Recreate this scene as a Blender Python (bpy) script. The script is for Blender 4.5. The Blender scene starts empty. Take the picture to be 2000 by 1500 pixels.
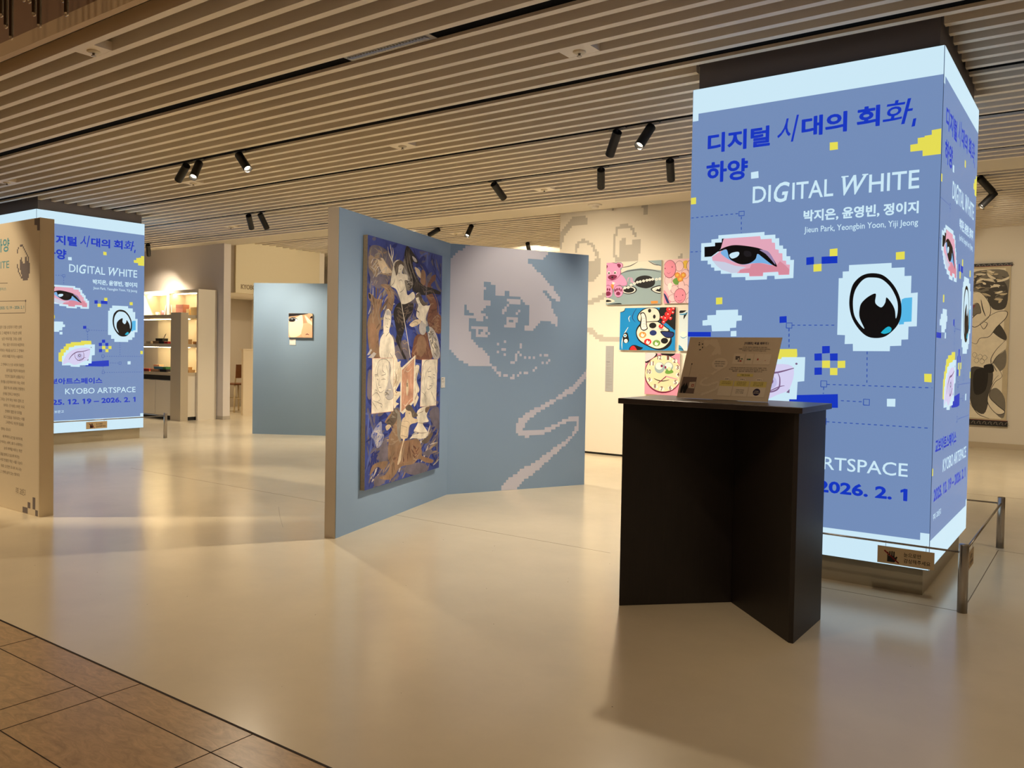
import bpy, bmesh, math, random
from mathutils import Vector, Matrix
from mathutils.geometry import tessellate_polygon
random.seed(7)
S = bpy.context.scene
COL = S.collection
PI = math.pi

# ------------------------------------------------------------------ camera, world, exposure
cam = bpy.data.cameras.new('camera')
cam.sensor_width = 36.0
cam.lens = 1621.01 / 2000 * 36.0
cam.shift_y = (728.18 - 750) / 2000
cam.clip_end = 100
co = bpy.data.objects.new('camera', cam)
COL.objects.link(co)
YAW, PITCH, ROLL = 0.62281923, 0.02550171, 0.01761737
fwd = Vector((-math.sin(YAW) * math.cos(PITCH), math.cos(YAW) * math.cos(PITCH), -math.sin(PITCH)))
rt = Vector((math.cos(YAW), math.sin(YAW), 0))
up = rt.cross(fwd)
r2 = rt * math.cos(ROLL) + up * math.sin(ROLL)
u2 = -rt * math.sin(ROLL) + up * math.cos(ROLL)
M = Matrix((r2, u2, -fwd)).transposed().to_4x4()
M.translation = Vector((0, 0, 1.45))
co.matrix_world = M
S.camera = co
S.view_settings.view_transform = 'Standard'
S.view_settings.look = 'None'
S.view_settings.gamma = 1.0
S.view_settings.use_curve_mapping = False
S.view_settings.exposure = 0.0
S.cycles.max_bounces = 8
S.cycles.diffuse_bounces = 5
S.cycles.sample_clamp_indirect = 4.0
S.cycles.caustics_reflective = False
S.cycles.caustics_refractive = False
W = bpy.data.worlds.new('hall_surroundings')
S.world = W
W.use_nodes = True
W.node_tree.nodes['Background'].inputs[0].default_value = (1.0, 0.80, 0.58, 1)
W.node_tree.nodes['Background'].inputs[1].default_value = 0.13

def lamp_spot(name, loc, direction, power, angle=60, blend=0.6, col=(1, .84, .62), rad=.04, parent=None):
    l = bpy.data.lights.new(name, 'SPOT')
    l.energy = power; l.spot_size = math.radians(angle); l.spot_blend = blend; l.color = col; l.shadow_soft_size = rad
    o = bpy.data.objects.new(name, l); COL.objects.link(o)
    o.location = loc; o.rotation_euler = Vector(direction).to_track_quat('-Z', 'Y').to_euler()
    if parent: o.parent = parent
    return o
WARM = (1, .85, .64)
# unseen lamps without fittings, added over the corridor to light the foreground
for x, y, p in ((-3.2, 0.2, 100), (-7.2, -0.2, 110), (0.8, 0.2, 65), (-11.5, 0.0, 110), (4.2, 1.2, 70)):
    lamp_spot('unseen_corridor_lamp', (x, y, 5.15), (0, .12, -1), p, 165, .8, (1, .72, .44), .08)

lamp_spot('unseen_corridor_lamp', (-9.9, 0.9, 5.0), (1.5, 2.4, -3.2), 900, 31, .4, (1, .84, .60), .05)  # unseen lamp without a fitting, aimed at the text panel

# ------------------------------------------------------------------ helpers
def s2l(c):
    c = c / 255.0
    return c / 12.92 if c <= .04045 else ((c + .055) / 1.055) ** 2.4
def lin(rgb): return tuple(s2l(c) for c in rgb) + (1,)
MATS = {}
def mat(name, rgb, rough=.6, metal=0, emit=0, noise=0, nscale=8, spec=.5, stretch=None, bump=0):
    if name in MATS: return MATS[name]
    m = bpy.data.materials.new(name); m.use_nodes = True
    nt = m.node_tree; b = nt.nodes['Principled BSDF']
    b.inputs['Roughness'].default_value = rough; b.inputs['Metallic'].default_value = metal
    b.inputs['Specular IOR Level'].default_value = spec
    c = lin(rgb)
    b.inputs['Base Color'].default_value = c
    if emit:
        b.inputs['Emission Color'].default_value = c; b.inputs['Emission Strength'].default_value = emit
        b.inputs['Base Color'].default_value = (.01, .01, .012, 1)
    if noise:
        tc = nt.nodes.new('ShaderNodeTexCoord'); mp = nt.nodes.new('ShaderNodeMapping')
        nz = nt.nodes.new('ShaderNodeTexNoise'); nz.inputs['Scale'].default_value = nscale; nz.inputs['Detail'].default_value = 6; nz.inputs['Roughness'].default_value = .65
        if stretch: mp.inputs['Scale'].default_value = stretch
        nt.links.new(tc.outputs['Object'], mp.inputs[0]); nt.links.new(mp.outputs[0], nz.inputs['Vector'])
        rp = nt.nodes.new('ShaderNodeMapRange'); rp.inputs[1].default_value = .3; rp.inputs[2].default_value = .7
        rp.inputs[3].default_value = 1 - noise; rp.inputs[4].default_value = 1 + noise
        mx = nt.nodes.new('ShaderNodeMix'); mx.data_type = 'RGBA'; mx.blend_type = 'MULTIPLY'; mx.inputs[0].default_value = 1
        cb = nt.nodes.new('ShaderNodeCombineColor')
        nt.links.new(nz.outputs['Fac'], rp.inputs[0])
        for i in range(3): nt.links.new(rp.outputs[0], cb.inputs[i])
        mx.inputs[6].default_value = c; nt.links.new(cb.outputs[0], mx.inputs[7])
        nt.links.new(mx.outputs[2], b.inputs['Base Color'])
        if bump:
            bp = nt.nodes.new('ShaderNodeBump'); bp.inputs['Strength'].default_value = bump; bp.inputs['Distance'].default_value = .002
            nt.links.new(nz.outputs['Fac'], bp.inputs['Height']); nt.links.new(bp.outputs[0], b.inputs['Normal'])
    MATS[name] = m
    return m

class MB:
    """collects shapes in world metres; build() links them as one mesh object"""
    def __init__(s): s.v = []; s.f = []; s.m = []; s.k = 0
    def face(s, pts, k=None):
        n = len(s.v); s.v += [tuple(p) for p in pts]; s.f.append(list(range(n, n + len(pts)))); s.m.append(s.k if k is None else k)
    def add(s, vs, fs):
        n = len(s.v); s.v += [tuple(p) for p in vs]
        for f in fs: s.f.append([n + i for i in f]); s.m.append(s.k)
        return s
    def box(s, x0, y0, z0, x1, y1, z1):
        v = [(x, y, z) for x in (x0, x1) for y in (y0, y1) for z in (z0, z1)]
        return s.add(v, [(0, 1, 3, 2), (4, 6, 7, 5), (0, 4, 5, 1), (2, 3, 7, 6), (0, 2, 6, 4), (1, 5, 7, 3)])
    def obox(s, o, t, l, n, w, z0, z1):     # box along t (length l) and n (width w) from o
        o = Vector(o); t = Vector(t).normalized(); n = Vector(n).normalized()
        v = []
        for a in (0, l):
            for b in (0, w):
                for z in (z0, z1):
                    p = o + t * a + n * b; v.append((p.x, p.y, z))
        return s.add(v, [(0, 1, 3, 2), (4, 6, 7, 5), (0, 4, 5, 1), (2, 3, 7, 6), (0, 2, 6, 4), (1, 5, 7, 3)])
    def prism(s, pts, z0, z1):
        n = len(pts)
        v = [(x, y, z0) for x, y in pts] + [(x, y, z1) for x, y in pts]
        return s.add(v, [tuple(range(n - 1, -1, -1)), tuple(range(n, 2 * n))] + [(i, (i + 1) % n, n + (i + 1) % n, n + i) for i in range(n)])
    def tube(s, a, b, r, r2=None, n=20, cap=True):
        a = Vector(a); b = Vector(b); d = (b - a).normalized(); r2 = r if r2 is None else r2
        x = d.orthogonal().normalized(); y = d.cross(x)
        v = []
        for c, q in ((a, r), (b, r2)):
            for i in range(n):
                t = 2 * PI * i / n; v.append(c + (x * math.cos(t) + y * math.sin(t)) * q)
        f = [(i, (i + 1) % n, n + (i + 1) % n, n + i) for i in range(n)]
        if cap: f += [tuple(range(n - 1, -1, -1)), tuple(range(n, 2 * n))]
        return s.add(v, f)
    def lathe(s, c, prof, n=24):            # prof: (radius, z) pairs about the vertical through c
        v = []
        for r, z in prof:
            for i in range(n):
                t = 2 * PI * i / n; v.append((c[0] + r * math.cos(t), c[1] + r * math.sin(t), c[2] + z))
        f = []
        for j in range(len(prof) - 1):
            for i in range(n): f.append((j * n + i, j * n + (i + 1) % n, (j + 1) * n + (i + 1) % n, (j + 1) * n + i))
        f += [tuple(range(n - 1, -1, -1)), tuple(range((len(prof) - 1) * n, len(prof) * n))]
        return s.add(v, f)
    def build(s, name, mats, parent=None, bevel=0, smooth=False, origin=None):
        me = bpy.data.meshes.new(name)
        o = bpy.data.objects.new(name, me); COL.objects.link(o)
        org = wloc(parent) if parent else Vector(origin or (0, 0, 0))
        me.from_pydata([tuple(Vector(p) - org) for p in s.v], [], s.f)
        for m in (mats if isinstance(mats, (list, tuple)) else [mats]): me.materials.append(m)
        me.polygons.foreach_set('material_index', s.m)
        bm = bmesh.new(); bm.from_mesh(me); bmesh.ops.recalc_face_normals(bm, faces=bm.faces) if not getattr(s, 'flat', 0) else None
        bm.to_mesh(me); bm.free()
        if smooth:
            me.polygons.foreach_set('use_smooth', [len(p.vertices) == 4 for p in me.polygons])
        if bevel:
            b = o.modifiers.new('bevel', 'BEVEL'); b.width = bevel; b.segments = 2; b.limit_method = 'ANGLE'
        if parent: o.parent = parent
        else: o.location = org
        return o
def wloc(o):
    v = Vector((0, 0, 0))
    while o: v = v + o.location; o = o.parent
    return v
def tag(o, label, cat, group=None):
    o['label'] = label; o['category'] = cat
    if group: o['group'] = group
    return o
def thing(name, loc, label, cat, group=None):
    o = bpy.data.objects.new(name, None); COL.objects.link(o); o.location = loc; o.empty_display_size = .05
    return tag(o, label, cat, group)
def struct(o): o['kind'] = 'structure'; return o

# ------------------------------------------------------------------ flat drawings (mm on a picture plane)
def catmull(P, closed, n=5):
    out = []; N = len(P)
    rng = range(N) if closed else range(N - 1)
    g = (lambda i: P[i % N]) if closed else (lambda i: P[max(0, min(N - 1, i))])
    for i in rng:
        a, b, c, d = g(i - 1), g(i), g(i + 1), g(i + 2)
        for k in range(n):
            t = k / n
            out.append(tuple(.5 * (2 * b[j] + (c[j] - a[j]) * t + (2 * a[j] - 5 * b[j] + 4 * c[j] - d[j]) * t * t + (3 * b[j] - a[j] - 3 * c[j] + d[j]) * t ** 3) for j in (0, 1)))
    if not closed: out.append(P[-1])
    return out
def clip(P, R):
    for ax, lim, sg in ((0, R[0], 1), (0, R[2], -1), (1, R[1], 1), (1, R[3], -1)):
        out = []
        for i in range(len(P)):
            a, b = P[i - 1], P[i]
            ia, ib = sg * (a[ax] - lim) >= 0, sg * (b[ax] - lim) >= 0
            if ia != ib:
                t = (lim - a[ax]) / (b[ax] - a[ax]); out.append((a[0] + (b[0] - a[0]) * t, a[1] + (b[1] - a[1]) * t))
            if ib: out.append(b)
        P = out
        if not P: return P
    return P
def stroke(P, w, taper=False):
    L, Rr = [], []
    n = len(P)
    for i in range(n):
        a, b = P[max(0, i - 1)], P[min(n - 1, i + 1)]
        dx, dy = b[0] - a[0], b[1] - a[1]; l = math.hypot(dx, dy) or 1
        h = w / 2 * ((.35 + .65 * math.sin(PI * min(1, max(0, i / (n - 1))))) if taper else 1)
        L.append((P[i][0] - dy / l * h, P[i][1] + dx / l * h)); Rr.append((P[i][0] + dy / l * h, P[i][1] - dx / l * h))
    return [(L[i], L[i + 1], Rr[i + 1], Rr[i]) for i in range(n - 1)]
TXT = {}
def raw_text(body, bold, shear):
    c = bpy.data.curves.new('lettering', 'FONT'); c.body = body; c.offset = bold; c.shear = shear; c.resolution_u = 3
    o = bpy.data.objects.new('lettering', c); COL.objects.link(o)
    bpy.context.view_layer.update()
    me = o.to_mesh()
    vs = [(v.co.x, v.co.y) for v in me.vertices]; fs = [tuple(p.vertices) for p in me.polygons]
    o.to_mesh_clear(); bpy.data.objects.remove(o); bpy.data.curves.remove(c)
    return vs, fs
def text_shape(body, bold, shear):
    k = (body, bold, shear)
    if k not in TXT:
        vs, fs = raw_text(body, bold, shear)
        if '1' in body and '20' in body:        # give the plain stem of the figure 1 its flag
            h = max(v[1] for v in vs)
            for i, ch in enumerate(body):
                if ch == '1':
                    xr = max(v[0] for v in raw_text(body[:i + 1], bold, shear)[0]); one = [v[0] for v in raw_text('1', bold, shear)[0]]
                    w_ = max(one) - min(one)
                    if w_ < .25:
                        b = len(vs); x = xr - w_ * .6
                        vs += [(x, h), (x - w_ * .4 - .12, h - .11), (x - w_ * .4 - .12, h - .11 - w_), (x, h - w_ * 1.0)]; fs.append((b + 3, b + 2, b + 1, b))
        TXT[k] = (vs, fs)
    return TXT[k]
def inside(x, y, P):
    r = False
    for i in range(len(P)):
        (x0, y0), (x1, y1) = P[i - 1], P[i]
        if (y0 > y) != (y1 > y) and x < (x1 - x0) * (y - y0) / (y1 - y0) + x0: r = not r
    return r
def segd(x, y, a, b):
    dx, dy = b[0] - a[0], b[1] - a[1]; t = max(0, min(1, ((x - a[0]) * dx + (y - a[1]) * dy) / ((dx * dx + dy * dy) or 1)))
    return math.hypot(x - a[0] - t * dx, y - a[1] - t * dy)
def pairs(f): return [(f[i], f[i + 1]) for i in range(0, len(f), 2)]
class Drawing:
    def __init__(s, O, U, N, pal, matf, step=.00025, R=None):
        s.O, s.U, s.N = Vector(O), Vector(U).normalized(), Vector(N).normalized()
        s.pal, s.matf, s.step, s.R = pal, matf, step, R
        s.mb = MB(); s.mb.flat = 1; s.mats = []; s.idx = {}; s.seq = 0
    def mi(s, c):
        if c not in s.idx: s.idx[c] = len(s.mats); s.mats.append(s.matf(c, s.pal[c]))
        return s.idx[c]
    def at(s, p, ly): return s.O + s.U * (p[0] / 1000) + Vector((0, 0, p[1] / 1000)) + s.N * (s.step * ly)
    def poly(s, P, c, ly):
        if s.R: P = clip(P, s.R)
        if len(P) < 3: return
        k = s.mi(c); n = len(s.mb.v)
        s.mb.v += [tuple(s.at(p, ly)) for p in P]
        tr = [(0, 1, 2)] if len(P) == 3 else tessellate_polygon([[Vector((p[0], p[1], 0)) for p in P]])
        for t in tr:
            a, b, d = (P[i] for i in t)
            ar = (b[0] - a[0]) * (d[1] - a[1]) - (b[1] - a[1]) * (d[0] - a[0])
            if abs(ar) < 1e-6: continue
            t = t if ar > 0 else (t[0], t[2], t[1])
            s.mb.f.append([n + i for i in t]); s.mb.m.append(k)
    def quads(s, Q, c, ly):
        for q in Q: s.poly(list(q), c, ly)
    def text(s, body, c, ly, box, bold=0, shear=0):
        vs, fs = text_shape(body, bold, shear)
        if not vs: return
        x0, x1 = min(v[0] for v in vs), max(v[0] for v in vs); y0, y1 = min(v[1] for v in vs), max(v[1] for v in vs)
        sx = (box[2] - box[0]) / (x1 - x0); sy = (box[3] - box[1]) / (y1 - y0)
        k = s.mi(c); n = len(s.mb.v)
        s.mb.v += [tuple(s.at((box[0] + (v[0] - x0) * sx, box[1] + (v[1] - y0) * sy), ly)) for v in vs]
        for f in fs: s.mb.f.append([n + i for i in f]); s.mb.m.append(k)
    def raster(s, c, ly, cell, ops):
        P = []
        for o in ops: P.append((o[0], o[1], pairs(o[2]), o[3] if len(o) > 3 else 0))
        xs = [p[0] for o in P for p in o[2]]; ys = [p[1] for o in P for p in o[2]]
        R = s.R or (min(xs) - 30, min(ys) - 30, max(xs) + 30, max(ys) + 30)
        i0, i1 = int(R[0] // cell), int(R[2] // cell) + 1; j0, j1 = int(R[1] // cell), int(R[3] // cell) + 1
        bb = [(min(p[0] for p in o[2]) - o[3], max(p[0] for p in o[2]) + o[3], min(p[1] for p in o[2]) - o[3], max(p[1] for p in o[2]) + o[3]) for o in P]
        sm = [catmull(o[2], False, 4) if o[1] == 'L' else o[2] for o in P]
        for j in range(j0, j1 + 1):
            run = None
            for i in range(i0, i1 + 2):
                x, y = (i + .5) * cell, (j + .5) * cell; on = False
                for o, b, q in zip(P, bb, sm):
                    if not (b[0] <= x <= b[1] and b[2] <= y <= b[3]): continue
                    h = inside(x, y, q) if o[1] == 'P' else any(segd(x, y, q[k], q[k + 1]) < o[3] / 2 for k in range(len(q) - 1))
                    if h: on = o[0] == '+'
                if on and run is None: run = i
                if not on and run is not None:
                    s.poly([(run * cell, j * cell), (i * cell, j * cell), (i * cell, (j + 1) * cell), (run * cell, (j + 1) * cell)], c, ly); run = None
    def run(s, items, wk=1.0, brushes={}, bw=1.0):
        for it in items:
            k, c, ly, d = it[:4]
            ly += 0.01 * (s.seq % 90); s.seq += 1
            if k == 'P': s.poly(pairs(d), c, ly)
            elif k == 'S':
                q = catmull(pairs(d), True); s.poly(q, c, ly)
                if c in brushes and len(d) > 12:
                    ar = abs(sum(q[i - 1][0] * q[i][1] - q[i][0] * q[i - 1][1] for i in range(len(q)))) / 2
                    s.brush(q, brushes[c], int(min(60, ar / 1500)) + 4, ly + .15, 60, 190, 14 * bw)
            elif k == 'E':
                cx, cy, rx, ry = (d[0] + d[2]) / 2, (d[1] + d[3]) / 2, abs(d[2] - d[0]) / 2, abs(d[3] - d[1]) / 2
                s.poly([(cx + rx * math.cos(t * PI / 16), cy + ry * math.sin(t * PI / 16)) for t in range(32)], c, ly)
            elif k == 'L': s.quads(stroke(catmull(pairs(d), False) if len(d) > 4 else pairs(d), it[4] * wk, len(d) > 4), c, ly)
            elif k == 'K': s.quads(stroke(pairs(d), it[4] * wk), c, ly)
            elif k == 'D':
                a, b = pairs(d); l = math.hypot(b[0] - a[0], b[1] - a[1]); t = 0
                while t < l:
                    e = min(l, t + it[5]); f = lambda q: (a[0] + (b[0] - a[0]) * q / l, a[1] + (b[1] - a[1]) * q / l)
                    s.quads(stroke([f(t), f(e)], it[4]), c, ly); t += 2 * it[5]
            elif k == 'T':
                e = max(0, it[5] - .02) * abs(d[3] - d[1]); q = min(it[5], .02)
                s.text(it[4], c, ly, d, q, it[6])
                if e:
                    for j, (ex, ey) in enumerate(((e, 0), (-e, 0), (0, e), (0, -e))): s.text(it[4], c, ly + .12 * (j + 1), (d[0] + ex, d[1] + ey, d[2] + ex, d[3] + ey), q, it[6])
            elif k == 'G': s.raster(c, ly, d, [[o[0], o[1], o[2]] + ([o[3] * wk] if len(o) > 3 else []) for o in it[4]])
        return s
    def brush(s, P, cols, n, ly, lmin, lmax, w, ang=None, rnd=random):
        """short curved paint strokes inside the outline P"""
        xs = [p[0] for p in P]; ys = [p[1] for p in P]; k = 0; tries = 0
        while k < n and tries < n * 8:
            tries += 1
            x, y = rnd.uniform(min(xs), max(xs)), rnd.uniform(min(ys), max(ys))
            if not inside(x, y, P): continue
            a = (ang if ang is not None else 1.9 * math.sin(x * .004 + 1.3) + 1.7 * math.cos(y * .0035)) + rnd.uniform(-.5, .5)
            l = rnd.uniform(lmin, lmax); b = rnd.uniform(-.9, .9); Q = []
            for i in range(6): Q.append((x, y)); x += math.cos(a) * l / 5; y += math.sin(a) * l / 5; a += b / 5
            Q = [q for q in Q if inside(q[0], q[1], P)]
            k += 1
            if len(Q) > 2: s.quads(stroke(Q, w * rnd.uniform(.5, 1.4), True), rnd.choice(cols), ly + .0009 * k)
    def build(s, name, parent=None):
        return s.mb.build(name, s.mats, parent)
def led(k, rgb): return mat('led_' + k, rgb, .35, 0, 1.0)
def ink(pre, rough=.6, noise=0, nscale=14, spec=.3):
    return lambda k, rgb: mat(pre + '_' + k, rgb, rough, 0, 0, noise, nscale, spec, None)

# ------------------------------------------------------------------ the setting
H = 3.46; P0 = 3.945; PIT = .1813; SW = .053
m_epoxy = mat('cream_epoxy', (226, 212, 184), .2, 0, 0, .05, 1.6, .5)
m_joint = mat('floor_joint', (120, 104, 78), .7)
m_stone = mat('travertine', (188, 156, 116), .28, 0, 0, .30, 5, .4, (1.6, 4.5, 1))
for n_ in m_stone.node_tree.nodes:
    if n_.type == 'TEX_NOISE': n_.inputs['Distortion'].default_value = 1.6; n_.inputs['Detail'].default_value = 12; n_.inputs['Roughness'].default_value = .72
m_grout = mat('dark_grout', (48, 34, 22), .8)
m_white = mat('white_wall', (232, 224, 208), .75)
m_slat = mat('slat_finish', (250, 240, 222), .5)
m_black = mat('matt_black', (14, 13, 13), .5)
m_plen = mat('plenum_black', (8, 8, 8), .9)
m_track = mat('track_black', (5, 5, 5), .9, spec=.1)
m_steel = mat('brushed_steel', (176, 168, 158), .28, 1)

f = MB(); f.box(-22, 1.951, -.1, 7, 17, 0)
fl = struct(f.build('floor', m_epoxy))
j = MB()
for x0, y0, x1, y1 in ((-2.6, 5.372, -.62, 5.377), (-.644, 5.372, -.639, 7.3), (-.64, 7.28, 3, 7.285), (-1.9, 10.17, 4, 10.175), (-9.3, 5.30, -2.9, 5.303)):
    j.box(x0, y0, 0, x1, y1, .0006)
j.build('floor_joint', m_joint, fl)
g = MB()
g.tube((-6.10, 4.885, 0), (-5.75, 4.62, 0), .0012, n=4); g.tube((-5.75, 4.62, 0), (-5.37, 4.346, 0), .001, n=4)
for k in range(46):
    x, y = random.uniform(-6.5, .2), random.uniform(2.1, 5.2); r_ = random.uniform(.0015, .004)
    g.prism([(x + r_ * math.cos(q), y + r_ * math.sin(q) * random.uniform(.5, 1)) for q in (0, 1.2, 2.5, 3.8, 5)], 0, .0005)
g.build('floor_speck', m_joint, fl)
f = MB(); f.box(-22, -8, -.1, 7, 1.945, 0)
fs = struct(f.build('floor', m_stone))
j = MB()
j.box(-22, 1.943, -.05, 7, 1.953, .0012)
for y in (1.765, 1.389, 1.202, .44, .25): j.box(-12, y - .002, 0, 7, y + .002, .0008)
for x in (-6.1, -5.18, -4.255, -3.326, -2.563, -1.62): j.box(x - .002, 1.765, 0, x + .002, 1.945, .0008)
for x in (-5.37, -4.46, -4.27, -3.515, -3.326, -2.563, -2.37, -1.61):
    j.box(x - .002, -2, 0, x + .002, 1.765, .0008)
j.build('tile_joint', m_grout, fs)

c = MB(); c.box(-22, 2.77, H + .16, 7, 10.3, H + .3); ceil = struct(c.build('ceiling', m_plen))
c = MB(); c.box(-22, 10.3, 3.62 + .16, 7, 17, 3.62 + .3); ceil2 = struct(c.build('ceiling', m_plen))
c = MB()
NECK = ((-13.80, -12.22), (-2.44, -.86))
for i in range(-6, 32):
    y = P0 + i * PIT
    cuts = [-22] + ([v for n in NECK for v in n] if y + SW > 5.585 and y < 7.12 else []) + [7]
    for a in range(0, len(cuts), 2): c.box(cuts[a], y, H, cuts[a + 1], y + SW, H + .10)
c.build('slats', m_slat, ceil)
c = MB()
for i in range(0, 30): y = 10.36 + i * PIT; c.box(-22, y, 3.62, 7, y + SW, 3.72)
c.build('slats', m_slat, ceil2)
b = MB(); b.box(-22, 9.60, 3.485, 7, 10.30, 3.70); struct(b.build('trim_1', mat('bulkhead_white', (222, 214, 196), .7)))
b = MB(); b.box(-22, 2.667, H, 7, 2.716, 3.555); struct(b.build('trim_2', mat('beam_cream', (205, 180, 145), .6)))
b = MB(); b.box(-22, 2.69, 3.555, 7, 2.76, 5.2); struct(b.build('trim_3', mat('brown_fascia', (140, 108, 82), .5, 0, 0, .06, 3)))
b = MB(); b.box(-22, -8, 5.2, 7, 2.76, 5.3); struct(b.build('ceiling', mat('corridor_ceiling', (170, 150, 125), .8)))

w = MB(); w.box(-22, 15.69, 0, 7, 15.85, 3.9); struct(w.build('wall_back', m_white))
w = MB(); w.box(-22, 15.66, 0, 7, 15.69, .09); struct(w.build('baseboard_back', mat('beige_skirting', (196, 182, 156), .6)))
w = MB(); w.box(-6.62, 10.37, .03, -1.75, 10.57, 3.9); wm = struct(w.build('wall_middle', m_white))
w = MB(); w.box(-6.60, 10.385, 0, -1.77, 10.55, .03); struct(w.build('baseboard_middle', m_black))
w = MB(); w.box(7, 2.7, 0, 7.15, 15.85, 3.9); struct(w.build('wall_right', m_white))
w = MB(); w.box(-22, 10.0, .07, -14.22, 10.16, 3.8); struct(w.build('wall_left', mat('grey_wall', (206, 198, 190), .75)))
w = MB(); w.box(-22, 9.995, 0, -14.215, 10.165, .07); struct(w.build('baseboard_left', mat('grey_skirting', (170, 160, 145), .6)))
w = MB(); w.box(-14.85, 10.62, 2.57, -14.7, 12.86, 3.9); struct(w.build('wall_shop', mat('cream_fascia', (224, 212, 180), .75)))
w = MB(); w.box(-14.95, 10.16, 2.57, -14.75, 10.62, 3.9); struct(w.build('wall_shop', mat('taupe_fascia', (150, 134, 112), .75)))
w = MB(); w.box(-17.3, 10.16, 0, -17.15, 13, 3.8); struct(w.build('wall_shop', mat('shop_back', (176, 164, 146), .8)))
w = MB(); w.box(-17.3, 12.86, 0, -14.7, 13.0, 3.9); struct(w.build('wall_shop', m_white))
w = MB(); w.box(-17.15, 10.16, 2.6, -14.85, 12.86, 2.66); struct(w.build('ceiling', m_white))
sl = bpy.data.lights.new('shop_cove_light', 'AREA'); sl.shape = 'RECTANGLE'; sl.size = .6; sl.size_y = 2; sl.energy = 30; sl.color = (1, .85, .62)
so = bpy.data.objects.new('shop_cove_light', sl); COL.objects.link(so); so.location = (-15.6, 11.5, 2.59)

# gap tracks of the slatted ceiling
TY = lambda k: 4.062 + 1.2691 * k
for k in range(0, 5):
    y = TY(k); t = MB()
    cuts = [-22] + ([v for n in NECK for v in n] if 5.5 < y < 7.2 else []) + [7]
    for a in range(0, len(cuts), 2): t.box(cuts[a], y - .0635, H + .022, cuts[a + 1], y + .0635, H + .075)
    tag(t.build('lighting_track', m_track, origin=(-8, y, H)), 'black lighting track recessed between the ceiling slats of the hall', 'track', 'lighting tracks')
for y in (11.2024, 12.290, 13.559):
    t = MB(); t.box(-22, y - .0635, 3.652, 7, y + .0635, 3.69)
    tag(t.build('lighting_track', m_track, origin=(-8, y, 3.62)), 'black lighting track recessed between the slats of the rear ceiling', 'track', 'rear lighting tracks')
t = MB(); t.box(-6.7, 10.33, 3.53, -1.7, 10.36, 3.56)
tag(t.build('picture_rail', mat('cream_metal', (214, 200, 170), .5), origin=(-4, 10.34, 3.53)), 'thin cream hanging rail along the top of the white mural wall', 'rail')

# track spot heads
def spot(x, y, z, d, label, power=0, ang=62, lens=True, r=.042, L=.25, aim=None, wide=0):
    d = Vector(d).normalized()
    t = thing('track_spotlight', (x, y, z), label, 'spotlight', 'track spotlights')
    a = MB(); a.box(x - .09, y - .018, z - .012, x + .09, y + .018, z + .011); a.build('track_adapter', m_black, t, .003)
    s0 = Vector((x, y, z - .02))
    a = MB(); a.tube((x, y, z), (x, y, z - .05), .014); a.build('stem', m_black, t)
    p0 = Vector((x, y, z - .055)) - d * .02; p1 = p0 + d * L
    a = MB(); a.tube(p0, p1, r, r, 28, False); a.tube(p1, p1 - d * .035, r - .004, r - .014, 28, False)
    a.tube(p0, p0 + d * .001, r, r, 28, True)
    a.build('lamp_housing', m_black, t, 0, True)
    a = MB(); a.tube(p1 - d * .034, p1 - d * .030, r - .012, r - .012, 24)
    a.build('lens', mat('lamp_lens', (255, 236, 205), .2, 0, 9.0) if power else m_black, t)
    if power: lamp_spot('spot_beam', p1 + d * .012, aim or d, power, ang, .75, WARM, .03)
    if wide: lamp_spot('spot_fill', p1 + d * .012, (d.x * .35, d.y * .35, -1), wide * 1.3, 112, .85, WARM, .05)  # extra wide lamp added at the head to brighten the floor around it
    return t
AIM = {-3.632: (-1.46, .42, -1.62), -8.047: (.25, -2.0, -1.5), -1.29: (-.55, 4.4, -1.75)}
SP = [
 (-8.284, 5.331, (-.848, .146, -.51), 'black track spotlight over the left hall, leftmost of the front three', 70, 80, 90),
 (-8.047, 5.331, (.377, -.537, -.755), 'black track spotlight with glowing lens, middle of the front left three', 130, 62, 0),
 (-7.334, 5.331, (.724, -.08, -.685), 'black track spotlight with glowing lens, right of the front left three', 60, 80, 90),
 (-10.588, 7.869, (-.476, .586, -.656), 'black track spotlight above the grey blue portrait partition, left of its pair', 25, 70, 240),
 (-10.308, 7.869, (-.12, .62, -.79), 'black track spotlight above the grey blue portrait partition, right of its pair', 95, 48, 0),
 (-3.632, 6.6, (-.577, .504, -.643), 'black track spotlight left of the large screen column, tilted away from its pair', 75, 58, 0),
 (-3.304, 6.6, (-.14, -.622, -.771), 'black track spotlight with lit lens beside the large screen column, right of its pair', 110, 80, 250),
 (-5.954, 7.869, (-.006, .843, -.537), 'lone black track spotlight hanging above the pixel mural wing', 150, 84, 230),
 (-4.514, 7.869, (-.39, .711, -.586), 'black track spotlight hanging straight, left one facing the cartoon paintings', 72, 76, 0),
 (-3.705, 7.869, (-.284, .743, -.606), 'black track spotlight hanging straight, nearest the left edge of the large screen column', 72, 76, 130),
 (-15.467, 9.138, (-.495, .385, -.779), 'black track spotlight just right of the far left screen column', 130, 90, 240)]
for x, y, d, lb, p, a, w_ in SP: spot(x, y, H + .010, d, lb, p, a, wide=w_, aim=AIM.get(x))
for x, y, d, lb, p, a, w_ in (
 (-9.716, 11.2024, (-.85, .06, -.30), 'black spotlight seen just above the painted blue partition, left of two', 300, 75, 300),
 (-8.963, 11.2024, (.105, -.62, -.778), 'black spotlight seen above the blue partition, tilted to the left', 180, 100, 60),
 (-9.409, 13.559, (-.389, .798, -.461), 'black spotlight peeking over the top edge of the pixel mural', 180, 110, 300),
 (-1.29, 11.2024, (.478, .654, -.587), 'black spotlight right of the large screen column, upper of two', 200, 62, 150),
 (-1.257, 12.290, (-.577, -.4, -.712), 'black spotlight right of the large screen column, lower of two', 130, 100, 170)): spot(x, y, 3.64, d, lb, p, a, wide=w_, aim=AIM.get(x))
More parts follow.
